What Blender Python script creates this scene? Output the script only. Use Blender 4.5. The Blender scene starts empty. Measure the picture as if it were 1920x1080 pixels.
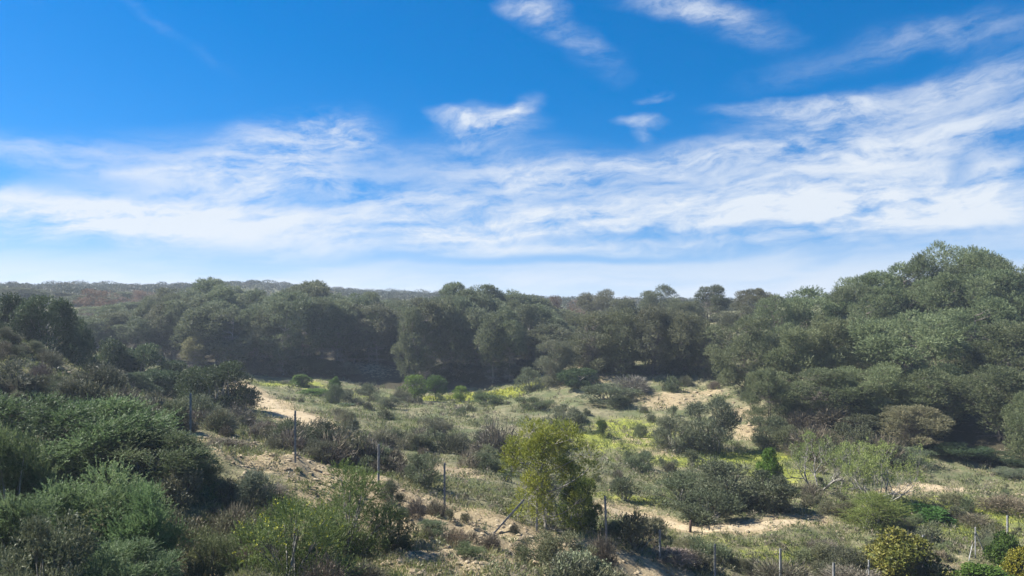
import bpy, math, random
import numpy as np

random.seed(5)
R0 = np.random.default_rng(11)
SC = bpy.context.scene
COL = SC.collection
F, CX, HY = 1507.0, 960.0, 570.0          # focal length and horizon measured in the photograph (1920 px wide)

# ------------------------------------------------------------------ small maths
def hash2(ix, iy, s):
    n = (ix.astype(np.int64) * 374761393 + iy.astype(np.int64) * 668265263 + s * 1442695041) & 0xFFFFFFFF
    n = ((n ^ (n >> 13)) * 1274126177) & 0xFFFFFFFF
    return ((n ^ (n >> 16)) & 0xFFFFFF) / float(0xFFFFFF)

def vnoise(x, y, s=0):
    ix, iy = np.floor(x), np.floor(y)
    fx, fy = x - ix, y - iy
    fx, fy = fx * fx * (3 - 2 * fx), fy * fy * (3 - 2 * fy)
    a, b = hash2(ix, iy, s), hash2(ix + 1, iy, s)
    c, d = hash2(ix, iy + 1, s), hash2(ix + 1, iy + 1, s)
    return (a + (b - a) * fx) * (1 - fy) + (c + (d - c) * fx) * fy - 0.5

def fbm(x, y, s=0, o=4):
    t, a = 0.0, 1.0
    for k in range(o):
        t = t + a * vnoise(x, y, s + k)
        x, y, a = x * 2.03 + 3.1, y * 2.03 + 7.7, a * 0.5
    return t

def at(px, py, D):
    return ((px - CX) / F * D, D, -(py - HY) / F * D)

def unit(v):
    return v / np.maximum(np.linalg.norm(v, axis=-1, keepdims=True), 1e-9)

# ------------------------------------------------------------------ terrain
GP = [(0, 0, -1.8), (-25, 0, -1.5), (25, 0, -2.6), (0, -40, -1.5), (-60, -40, 0), (60, -40, -2), (0, 9, -4.2), (-9, 10, -4.4), (10, 10, -5.4),
      (-60, 20, -1), (70, 20, -6), (-16, 18, -6.6), (12, 20, -9.0), (24, 22, -10.8),
      (-75, 60, 2), (-90, 110, 3), (95, 60, -4), (110, 110, 4),
      (-400, 300, 8), (400, 300, 2), (-300, -300, 0), (300, -300, 0), (-700, 700, 4), (0, 700, 2), (700, 700, 2), (0, -700, 0)]
for p in [(100, 1100, 20), (300, 1062, 21), (560, 1110, 20), (760, 1100, 21), (0, 950, 26), (150, 880, 32), (100, 720, 40), (-60, 640, 43), (0, 625, 48), (60, 655, 48.5),
          (140, 695, 49), (205, 742, 50), (300, 775, 52), (400, 800, 50), (357, 842, 31), (553, 870, 32), (709, 912, 32), (833, 958, 32), (965, 985, 33),
          (1138, 1024, 33), (1237, 1060, 33), (1340, 1095, 33), (1463, 1110, 33), (1628, 1112, 34), (1000, 1090, 25), (1150, 1110, 27), (1300, 1150, 28),
          (1500, 1000, 41), (1700, 1000, 42), (1850, 1055, 37.5), (1888, 1005, 42), (1760, 912, 52), (1350, 990, 42), (1160, 960, 44), (1550, 960, 46),
          (1250, 900, 53), (1450, 860, 60), (1130, 818, 68), (1000, 860, 56), (900, 800, 70), (850, 850, 52), (760, 860, 48), (640, 830, 50),
          (580, 790, 58), (540, 765, 68), (480, 745, 80), (650, 780, 72), (780, 755, 88), (900, 752, 92), (980, 745, 95), (600, 725, 98), (480, 715, 100),
          (500, 705, 106), (700, 722, 106), (800, 735, 106), (950, 725, 104), (700, 682, 114), (1090, 690, 92), (1140, 720, 90), (1250, 735, 82),
          (1320, 730, 85), (1250, 770, 76), (1390, 780, 72), (1420, 830, 66), (1550, 800, 66), (1600, 840, 62), (1750, 880, 58), (1900, 870, 60),
          (2050, 960, 45), (2000, 1080, 36)]:
    GP.append(at(*p))
for px, D, z in [(0, 60, -3.4), (140, 63, -6.2), (230, 67, -8.2), (415, 64, -8.2), (330, 80, -8.6), (200, 90, -7.0), (50, 90, -4.5), (300, 120, -8.2), (600, 130, -8.4),
                 (900, 130, -8.4), (100, 130, -4), (400, 160, -5), (700, 160, -6), (1000, 160, -6), (200, 350, 6.2), (330, 350, 7.0), (480, 350, 8.4), (640, 350, 4.4), (-200, 350, 6), (800, 380, 3.6), (30, 350, 6.0),
                 (1100, 400, 1), (1500, 400, 0), (1900, 400, 0), (300, 230, 1.0), (700, 230, -1), (1100, 230, -3), (1500, 230, -1), (1150, 105, -6.2),
                 (1300, 105, -5.8), (1250, 125, -3.8), (1400, 90, -7.2), (1420, 120, -2.8), (1600, 80, -8), (1850, 76, -7.6), (1850, 96, -4), (1700, 96, -5),
                 (1850, 130, 2), (1550, 130, -1.5), (2200, 75, -7), (2250, 105, 0)]:
    GP.append(((px - CX) / F * D, D, z))
GP = np.array(GP)

def _fit():
    P, z = GP[:, :2], GP[:, 2]
    n = len(P)
    d = np.sqrt(((P[:, None] - P[None]) ** 2).sum(-1))
    A = np.zeros((n + 3, n + 3))
    A[:n, :n] = d + np.eye(n) * -0.15
    A[:n, n], A[:n, n + 1:] = 1, P
    A[n, :n], A[n + 1:, :n] = 1, P.T
    return np.linalg.solve(A, np.concatenate([z, np.zeros(3)]))
GW = _fit()

def gh(x, y):
    x, y = np.atleast_1d(np.asarray(x, float)), np.atleast_1d(np.asarray(y, float))
    out = np.empty(x.shape)
    xf, yf, of = x.ravel(), y.ravel(), np.empty(x.size)
    n = len(GP)
    for i in range(0, len(xf), 20000):
        a, b = xf[i:i + 20000], yf[i:i + 20000]
        d = np.sqrt((a[:, None] - GP[None, :, 0]) ** 2 + (b[:, None] - GP[None, :, 1]) ** 2 + 1e-6)
        of[i:i + 20000] = d @ GW[:n] + GW[n] + GW[n + 1] * a + GW[n + 2] * b
    r = np.hypot(xf, yf)
    k = np.clip((r - 6) / 12, 0, 1)
    rough = np.clip(1.3 - np.abs(yf - 27) / 18, 0.45, 1.3)
    of += k * (0.55 * fbm(xf / 6, yf / 6, 3) + rough * 0.36 * fbm(xf / 1.3, yf / 1.3, 9, 4) * np.clip(1.6 - r / 160, 0.2, 1))
    rg = np.abs(fbm(xf / 2.2 + 5, yf / 2.2, 31, 3))
    of += k * np.clip(1.2 - np.abs(yf - 28) / 9, 0, 1) * 0.5 * (0.22 - rg)
    out = of.reshape(x.shape)
    return out

def g1(x, y):
    return float(gh([x], [y])[0])

# ------------------------------------------------------------------ mesh and object helpers
def make_mesh(name, V, Fc, mat, tint=None, smooth=False, attrs=None):
    me = bpy.data.meshes.new(name)
    V = np.asarray(V, np.float32)
    Fc = np.asarray(Fc, np.int32)
    m, k = Fc.shape
    me.vertices.add(len(V)); me.vertices.foreach_set('co', V.ravel())
    me.loops.add(m * k); me.loops.foreach_set('vertex_index', Fc.ravel())
    me.polygons.add(m)
    me.polygons.foreach_set('loop_start', np.arange(0, m * k, k, dtype=np.int32))
    me.polygons.foreach_set('use_smooth', np.full(m, smooth, bool))
    if tint is not None:
        a = me.attributes.new('tint', 'FLOAT', 'FACE'); a.data.foreach_set('value', np.asarray(tint, np.float32))
    for nm, arr in (attrs or {}).items():
        a = me.attributes.new(nm, 'FLOAT', 'POINT'); a.data.foreach_set('value', np.asarray(arr, np.float32))
    me.update(calc_edges=True)
    me.materials.append(mat)
    return me

def leaves(P, D, L, W, tint, rng, flat=0.0, out=None, face=1.0):
    """Diamond leaves: base P, direction D, length L, width W."""
    N = len(P)
    L = np.broadcast_to(np.asarray(L, float).reshape(-1, 1), (N, 1)); W = np.broadcast_to(np.asarray(W, float).reshape(-1, 1), (N, 1))
    r = rng.normal(size=(N, 3)); r[:, 2] *= (1 - flat)
    if out is not None: r = r * .5 + out * face                    # leaves turn their faces out of the clump
    s = unit(np.cross(D, r))
    V = np.empty((N, 4, 3))
    V[:, 0] = P; V[:, 1] = P + D * L * .45 + s * W * .5; V[:, 2] = P + D * L; V[:, 3] = P + D * L * .45 - s * W * .5
    Fc = np.arange(N * 4).reshape(N, 4)
    return V.reshape(-1, 3), Fc, np.broadcast_to(tint, (N,)).copy()

def sprays(P, D, length, n, L, W, spread, rng, droop=0.0, taper=.4, tintv=.5, out=None, face=1.0, lobe=None):
    """n leaves along each of len(P) sprays."""
    M = len(P)
    length = np.broadcast_to(np.asarray(length, float), (M,))
    s = (np.arange(n)[None] + rng.random((M, n))) / n
    lat = unit(rng.normal(size=(M, n, 3)))
    base = P[:, None] + D[:, None] * (length[:, None] * s)[..., None]
    base[..., 2] -= droop * (length[:, None] * s) ** 2
    d = unit(D[:, None] * 1.0 + lat * spread - np.array([0, 0, 1.0]) * (2 * droop * length[:, None] * s)[..., None] * .6)
    Ls = (L * (1 - taper * s) * rng.uniform(.7, 1.3, (M, n)))
    t = np.repeat(rng.random(M)[:, None], n, 1) * tintv + rng.random((M, n)) * (1 - tintv)
    if lobe is not None: t = np.clip(t * .6 + lobe[:, None] * .4, 0, 1)
    return leaves(base.reshape(-1, 3), d.reshape(-1, 3), Ls.ravel(), (W * rng.uniform(.7, 1.3, (M, n))).ravel(), t.ravel(), rng, 0.0, None if out is None else np.repeat(out, n, 0), face)

def cat(parts):
    Vs, Fs, Ts, o = [], [], [], 0
    for V, Fc, T in parts:
        Vs.append(V); Fs.append(Fc + o); Ts.append(T); o += len(V)
    return np.concatenate(Vs), np.concatenate(Fs), np.concatenate(Ts)

def tube(pts, rad, k=5):
    pts = np.asarray(pts, float); n = len(pts)
    rad = np.broadcast_to(np.asarray(rad, float), (n,))
    t = unit(np.gradient(pts, axis=0))
    ref = np.where(np.abs(t[:, 2:3]) > .9, np.array([[1.0, 0, 0]]), np.array([[0, 0, 1.0]]))
    a = unit(np.cross(t, ref)); b = np.cross(t, a)
    an = np.arange(k) / k * 2 * math.pi
    V = pts[:, None] + rad[:, None, None] * (a[:, None] * np.cos(an)[None, :, None] + b[:, None] * np.sin(an)[None, :, None])
    Fs = []
    for i in range(n - 1):
        for j in range(k):
            j2 = (j + 1) % k
            Fs.append((i * k + j, i * k + j2, (i + 1) * k + j2, (i + 1) * k + j))
    return V.reshape(-1, 3), np.array(Fs), np.random.default_rng(n).random(len(Fs)) * .4 + .3

def bez(a, b, c, n=6):
    t = np.linspace(0, 1, n)[:, None]
    return (1 - t) ** 2 * a + 2 * t * (1 - t) * b + t * t * c

# ------------------------------------------------------------------ materials
def newmat(name):
    m = bpy.data.materials.new(name); m.use_nodes = True
    nt = m.node_tree
    for n in list(nt.nodes): nt.nodes.remove(n)
    return m, nt, nt.nodes, nt.links

def leaf_mat(name, stops, transl=.3, rough=.55, spec=.25):
    m, nt, N, L = newmat(name)
    at_ = N.new('ShaderNodeAttribute'); at_.attribute_name = 'tint'
    oi = N.new('ShaderNodeObjectInfo')
    ramp = N.new('ShaderNodeValToRGB')
    while len(ramp.color_ramp.elements) < len(stops): ramp.color_ramp.elements.new(.5)
    for e, (p, c) in zip(ramp.color_ramp.elements, stops): e.position, e.color = p, (*c, 1)
    L.new(at_.outputs['Fac'], ramp.inputs['Fac'])
    mul = N.new('ShaderNodeMix'); mul.data_type = 'RGBA'; mul.blend_type = 'MULTIPLY'; mul.inputs['Factor'].default_value = 1
    L.new(ramp.outputs['Color'], mul.inputs['A']); L.new(oi.outputs['Color'], mul.inputs['B'])
    hs = N.new('ShaderNodeHueSaturation')
    mr = N.new('ShaderNodeMapRange'); mr.inputs['To Min'].default_value = .82; mr.inputs['To Max'].default_value = 1.17
    L.new(oi.outputs['Random'], mr.inputs['Value']); L.new(mr.outputs['Result'], hs.inputs['Value']); L.new(mul.outputs['Result'], hs.inputs['Color'])
    pb = N.new('ShaderNodeBsdfPrincipled'); pb.inputs['Roughness'].default_value = rough; pb.inputs['Specular IOR Level'].default_value = spec
    tr = N.new('ShaderNodeBsdfTranslucent')
    L.new(hs.outputs['Color'], pb.inputs['Base Color']); L.new(hs.outputs['Color'], tr.inputs['Color'])
    mx = N.new('ShaderNodeMixShader'); mx.inputs['Fac'].default_value = transl
    L.new(pb.outputs[0], mx.inputs[1]); L.new(tr.outputs[0], mx.inputs[2])
    o = N.new('ShaderNodeOutputMaterial'); L.new(mx.outputs[0], o.inputs['Surface'])
    return m

def bark_mat(name, c1, c2, scale=6):
    m, nt, N, L = newmat(name)
    tc = N.new('ShaderNodeTexCoord'); no = N.new('ShaderNodeTexNoise'); no.inputs['Scale'].default_value = scale; no.inputs['Detail'].default_value = 4
    L.new(tc.outputs['Object'], no.inputs['Vector'])
    ramp = N.new('ShaderNodeValToRGB'); ramp.color_ramp.elements[0].position = .35; ramp.color_ramp.elements[1].position = .68
    ramp.color_ramp.elements[0].color = (*c1, 1); ramp.color_ramp.elements[1].color = (*c2, 1)
    L.new(no.outputs['Fac'], ramp.inputs['Fac'])
    pb = N.new('ShaderNodeBsdfPrincipled'); pb.inputs['Roughness'].default_value = .85; pb.inputs['Specular IOR Level'].default_value = .2
    L.new(ramp.outputs['Color'], pb.inputs['Base Color'])
    o = N.new('ShaderNodeOutputMaterial'); L.new(pb.outputs[0], o.inputs['Surface'])
    return m

M = {}
M['pine'] = leaf_mat('pine_needles', [(0, (.066, .080, .042)), (.45, (.124, .138, .080)), (.85, (.185, .194, .118)), (1, (.23, .20, .145))], .38)
M['young_pine'] = leaf_mat('young_pine_needles', [(0, (.075, .115, .018)), (.5, (.20, .22, .030)), (1, (.29, .30, .050))], .35)
M['mastic'] = leaf_mat('mastic_leaves', [(0, (.040, .060, .026)), (.6, (.085, .115, .050)), (1, (.125, .15, .070))], .25, .55, .2)
M['spray'] = leaf_mat('feathery_leaves', [(0, (.065, .088, .046)), (.5, (.125, .160, .082)), (.85, (.20, .238, .125)), (1, (.25, .215, .145))], .35)
M['greygreen'] = leaf_mat('grey_green_leaves', [(0, (.085, .100, .060)), (.6, (.150, .165, .098)), (1, (.24, .235, .155))], .25)
M['twig'] = leaf_mat('dry_twigs', [(0, (.090, .080, .062)), (.6, (.172, .156, .122)), (1, (.285, .26, .205))], .1, .8, .15)
M['broom'] = leaf_mat('broom_stems', [(0, (.070, .105, .024)), (.6, (.135, .18, .042)), (1, (.22, .25, .07))], .3)
M['flower'] = leaf_mat('yellow_flowers', [(0, (.27, .29, .03)), (1, (.46, .43, .04))], .3)
M['fig'] = leaf_mat('fig_leaves', [(0, (.14, .18, .05)), (1, (.30, .36, .11))], .4)
M['citrus'] = leaf_mat('glossy_leaves', [(0, (.060, .085, .014)), (.45, (.14, .155, .028)), (.8, (.23, .22, .045)), (1, (.28, .26, .06))], .25, .5, .25)
M['bright'] = leaf_mat('bright_green_leaves', [(0, (.055, .10, .014)), (.6, (.105, .17, .025)), (1, (.19, .25, .05))], .35)
M['dead'] = leaf_mat('russet_leaves', [(0, (.17, .10, .06)), (.6, (.25, .16, .10)), (1, (.31, .22, .15))], .25)
M['grass'] = leaf_mat('grass_blades', [(0, (.10, .135, .035)), (.45, (.18, .205, .072)), (.7, (.27, .25, .125)), (1, (.38, .325, .19))], .35, .7, .2)
M['pinebark'] = bark_mat('pine_bark', (.10, .08, .065), (.27, .235, .20), 5)
M['woodbark'] = bark_mat('grey_pine_bark', (.16, .14, .125), (.36, .33, .30), 4)
M['greybark'] = bark_mat('grey_bark', (.19, .175, .15), (.38, .36, .315), 8)
M['darkbark'] = bark_mat('dark_bark', (.045, .036, .03), (.13, .11, .09), 6)
M['rock'] = bark_mat('limestone', (.19, .145, .09), (.40, .33, .22), 2.2)
M['steel'] = bark_mat('weathered_steel', (.14, .14, .14), (.29, .29, .285), 12)
M['wood'] = bark_mat('brown_timber', (.05, .032, .024), (.11, .07, .05), 10)

# ------------------------------------------------------------------ plant prototypes: dict(H, W, parts=[(name, mesh)])
def lobes_pts(C, Rr, n, rng, up=.25, inner=.45, flat=.75):
    """n points per lobe in the outer shell of ellipsoids (centres C, radii Rr), with outward directions."""
    K = len(C)
    d = unit(rng.normal(size=(K, n, 3)) + np.array([0, 0, up]))
    r = (inner + (1 - inner) * rng.random((K, n)) ** .6)
    P = C[:, None] + d * np.array([1, 1, flat]) * (r * Rr[:, None])[..., None]
    return P.reshape(-1, 3), d.reshape(-1, 3)

def crown_lobes(H, W, base, n, rng, bulge=.62, top=1.0, rmin=.09, rmax=.15, shell=.5, irr=1.0):
    """Lobe centres spread through a domed crown from base*H up to H."""
    t = base + (top - base) * rng.random(n) ** .85
    u = (t - base) / (top - base)
    env = np.where(u < bulge, .45 + .55 * np.sin(u / bulge * math.pi / 2), np.sqrt(np.clip(1 - ((u - bulge) / (1.04 - bulge)) ** 2, 0, 1)))
    a = rng.random(n) * 2 * math.pi
    ph = rng.random(3) * 6.28
    env = env * np.clip(1 + irr * (.2 * np.sin(2 * a + ph[0] + 3 * u) + .14 * np.sin(3 * a + ph[1] - 5 * u)), .3, 1.5)
    rr = (shell + (1 - shell) * rng.random(n) ** .7) * env
    rad = rng.uniform(rmin, rmax, n) * (H + W) * .5
    C = np.stack([np.cos(a) * rr * (W / 2 - rad * .6), np.sin(a) * rr * (W / 2 - rad * .6), t * H - rad * .55], 1)
    return C, rad

def pine_proto(seed, H=11.0, W=8.0, base=.38, nl=62, nt=95, nn=6, L=.24, Wd=.055, slen=.34, mat='pine', bark='pinebark', bulge=.6, dead=60, rmin=.075, rmax=.13, stems=1, shell=.45, tintv=.7):
    rng = np.random.default_rng(seed)
    C, rad = crown_lobes(H, W, base, nl, rng, bulge, 1.0, rmin, rmax, shell, 1.8 if stems == 1 else 1.2)
    P, d = lobes_pts(C, rad, nt, rng, .35, .45, .85)
    od = unit(d + np.array([0, 0, .25]))
    d = unit(d * .8 + np.array([0, 0, .55]) + rng.normal(size=d.shape) * .3)
    fol = sprays(P, d, slen, nn, L, Wd, .75, rng, tintv=tintv, out=od, face=.9, lobe=np.repeat(rng.random(len(C)), nt))
    wood = []
    tops = []
    for s_ in range(stems):
        lean = np.clip(rng.normal(size=2), -1, 1) * (.05 if stems == 1 else .11) * H
        tp = np.array([lean[0], lean[1], H * .78])
        b0 = np.array([0, 0, -.5]) if stems == 1 else np.array([*rng.normal(size=2) * .25, -.5])
        tr = bez(b0, np.array([lean[0] * .2 + rng.normal() * .25, lean[1] * .2 + rng.normal() * .25, H * .45]), tp, 10)
        tr[1:-1, :2] += rng.normal(size=(8, 2)) * .07
        r0 = .015 * H if stems == 1 else .011 * H
        wood.append(tube(tr, np.linspace(r0, .035, 10), 6)); tops.append(tr)
    for c, r in zip(C, rad):
        tr = tops[rng.integers(len(tops))]
        hd = math.hypot(c[0], c[1])
        z = max(H * base * .6, c[2] - hd * rng.uniform(.35, .8))
        i = int(np.argmin(np.abs(tr[:, 2] - z)))
        a = tr[i]
        mid = (a + c) / 2 + np.array([0, 0, -.12 * hd]) + rng.normal(size=3) * .15
        wood.append(tube(bez(a, mid, c + np.array([0, 0, r * .2]), 5), np.linspace(.006 * H * rng.uniform(.5, 1), .012, 5), 4))
        for q in range(4):
            e = c + np.clip(rng.normal(size=3), -1.3, 1.2) * r * .55
            wood.append(tube(bez(c - (c - a) * .12, (c + e) / 2 + rng.normal(size=3) * .1, e, 3), np.linspace(.017, .006, 3), 3))
    for q in range(dead):
        tr = tops[rng.integers(len(tops))]
        i = rng.integers(1, 7); a = tr[i]
        an = rng.random() * 6.28; ln = rng.uniform(.8, 2.4) * W / 8
        e = a + np.array([math.cos(an) * ln, math.sin(an) * ln, rng.uniform(-.5, .5)])
        wood.append(tube(bez(a, (a + e) / 2 + rng.normal(size=3) * .15, e, 4), np.linspace(.022, .006, 4), 3))
        b = (a + e) / 2
        for k_ in range(3):
            f = b + rng.normal(size=3) * .45
            wood.append(tube([b, (b + f) / 2 + rng.normal(size=3) * .06, f], [.010, .008, .004], 3))
    return dict(H=H, W=W, parts=[('crown', make_mesh('pine_crown', *fol[:2], M[mat], fol[2])), ('trunk', mk(wood, 'pine_trunk', M[bark]))])

def mk(parts, name, mat):
    V, Fc, T = cat(parts)
    return make_mesh(name, V, Fc, mat, T, True)

def stems_of(C, rng, r0, n=None, base_r=.25):
    out = []
    for c in C[:n]:
        a = np.array([rng.normal() * base_r, rng.normal() * base_r, -.3])
        out.append(tube(bez(a, np.array([c[0] * .35, c[1] * .35, c[2] * .65]), c, 5), np.linspace(r0, r0 * .3, 5), 4))
    return out

def shrub_proto(seed, H, W, nl, nt, nn, L, Wd, slen, mat, bark='greybark', spread=.8, upd=.5, rmin=.13, rmax=.22, base=.0, droop=0., twigs=0, flower=0, lean=(0, 0), rnd=.35, shell=.4, tintv=.5, bulge=.45):
    rng = np.random.default_rng(seed)
    C, rad = crown_lobes(H, W, base, nl, rng, bulge, 1.0, rmin, rmax, shell)
    C[:, 2] = np.maximum(C[:, 2], rad * .3)
    P, d = lobes_pts(C, rad, nt, rng, .3, .4, .85)
    lt = np.repeat(rng.random(len(C)), nt)
    keep = P[:, 2] > -.05
    lt = lt[keep]
    P, d = P[keep], d[keep]
    od = unit(d + np.array([0, 0, .3]))
    d = unit(d * .75 + np.array([lean[0], lean[1], upd]) + rng.normal(size=d.shape) * rnd)
    ln = slen * rng.uniform(.6, 1.4, len(P))
    fol = sprays(P, d, ln, nn, L, Wd, spread, rng, droop, .4, tintv, od, .9, lt)
    parts = [('foliage', make_mesh('shrub_foliage', fol[0], fol[1], M[mat], fol[2]))]
    wood = stems_of(C, rng, .018 * H ** .5 + .006, min(nl, 26), .08 * W)
    if twigs:
        k = rng.integers(len(C), size=twigs)
        a = C[k] * np.array([.6, .6, .68]); dd = unit(C[k] + rng.normal(size=(twigs, 3)) * .6 * rad.mean() + np.array([0, 0, .5]))
        tw = leaves(a, dd, rng.uniform(.25, .6, twigs) * H * .6, .022, rng.random(twigs), rng)
        parts.append(('twigs', make_mesh('shrub_twigs', tw[0], tw[1], M['twig'], tw[2])))
    parts.append(('stems', mk(wood, 'shrub_stems', M[bark])))
    if flower:
        top = np.where((P[:, 2] > H * .45))[0]
        k = rng.choice(top, min(flower, len(top)), replace=False)
        fl = sprays(P[k] + d[k] * ln[k, None] * .5, d[k], .16, 6, .06, .04, 1.2, rng)
        parts.append(('flowers', make_mesh('shrub_flowers', fl[0], fl[1], M['flower'], fl[2])))
    return dict(H=H, W=W, parts=parts)

def twig_proto(seed, H, W, n, leafn, mat='greygreen', tl=.42, tw=.02):
    """A dome of dry branching twigs with a few small leaves."""
    rng = np.random.default_rng(seed)
    a = rng.random(n) * 6.283; e = np.arccos(rng.uniform(.08, 1, n))
    d = np.stack([np.cos(a) * np.sin(e), np.sin(a) * np.sin(e), np.cos(e)], 1)
    lump = 1 + .28 * np.sin(3 * a + rng.random() * 6) * np.sin(2 * e + rng.random() * 6) + .10 * np.clip(rng.normal(size=n), -2, 1.2)
    s = (.25 + .62 * rng.random(n) ** .6) * lump
    P = d * s[:, None] * np.array([W / 2, W / 2, H]) * .86
    dd = unit(d * .9 + np.array([0, 0, .35]) + rng.normal(size=(n, 3)) * .45)
    g = leaves(P, dd, tl * H * rng.uniform(.5, 1.2, n) * .6, tw * rng.uniform(.6, 1.4, n), rng.random(n), rng)
    parts = [('twigs', make_mesh('twig_dome', g[0], g[1], M['twig'], g[2]))]
    if leafn:
        k = rng.integers(n, size=leafn)
        dl = unit(dd[k] + rng.normal(size=(leafn, 3)) * .8)
        lf = leaves(P[k] + dd[k] * (rng.random(leafn) * .3 * H * .6)[:, None], dl, .075 * rng.uniform(.6, 1.4, leafn) * H ** .4, .034 * H ** .4, rng.random(leafn), rng)
        parts.append(('foliage', make_mesh('twig_leaves', lf[0], lf[1], M[mat], lf[2])))
    return dict(H=H, W=W, parts=parts)

def fig_proto(seed, H=4.6, W=5.4, nleaf=1500):
    rng = np.random.default_rng(seed)
    wood, tips = [], []
    def grow(a, d, ln, r, lev):
        e = a + d * ln
        m = (a + e) / 2 + rng.normal(size=3) * ln * .1 + np.array([0, 0, -.06 * ln])
        pts = bez(a, m, e, 5)
        wood.append(tube(pts, np.linspace(r, r * .62, 5), 5 if lev < 2 else 4))
        if lev >= 5:
            tips.append((e, unit(e - m))); return
        for k in range(rng.integers(2, 4 if lev else 4)):
            nd = unit(unit(e - m) + rng.normal(size=3) * .55 + np.array([0, 0, .30]))
            grow(pts[-1] if k else pts[3], nd, ln * rng.uniform(.6, .85), r * .60, lev + 1)
    for k in range(6):
        a = k / 6 * 6.283 + rng.random()
        grow(np.array([math.cos(a) * .2, math.sin(a) * .2, -.3]), unit(np.array([math.cos(a) * .85, math.sin(a) * .85, rng.uniform(.5, 1.1)])), 1.55, .085, 0)
    TP = np.array([t[0] for t in tips]); TD = np.array([t[1] for t in tips])
    k = rng.integers(len(TP), size=nleaf)
    P = TP[k] + rng.normal(size=(nleaf, 3)) * .10
    lf = leaves(P, unit(TD[k] + rng.normal(size=(nleaf, 3)) * .7), rng.uniform(.06, .14, nleaf), rng.uniform(.04, .08, nleaf), rng.random(nleaf), rng)
    V = np.concatenate([w[0] for w in wood])
    Hm, Wm = V[:, 2].max(), max(np.ptp(V[:, 0]), np.ptp(V[:, 1]))
    return dict(H=Hm, W=Wm, parts=[('branches', mk(wood, 'fig_branches', M['greybark'])), ('leaves', make_mesh('fig_leaves', lf[0], lf[1], M['fig'], lf[2]))])

def treelet_proto(seed, H=3.2, W=2.8, base=.16, mat='bright', nl=26, nt=110):
    rng = np.random.default_rng(seed)
    C, rad = crown_lobes(H, W, base, nl, rng, .5, 1.0, .12, .2, .4)
    P, d = lobes_pts(C, rad, nt, rng, .2, .4, .9)
    fol = sprays(P, unit(d + rng.normal(size=d.shape) * .5), .16, 4, .11, .055, 1.0, rng, out=d)
    wood = [tube(bez(np.array([0, 0, -.3]), np.array([.05, 0, H * .3]), np.array([.0, .05, H * .75]), 6), np.linspace(.09, .02, 6), 6)]
    for c in C[:14]:
        wood.append(tube(bez(np.array([0, 0, H * .22]), c * .5 + np.array([0, 0, H * .1]), c, 4), np.linspace(.035, .01, 4), 4))
    return dict(H=H, W=W, parts=[('crown', make_mesh('treelet_crown', fol[0], fol[1], M[mat], fol[2])), ('trunk', mk(wood, 'treelet_trunk', M['darkbark']))])

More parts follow.
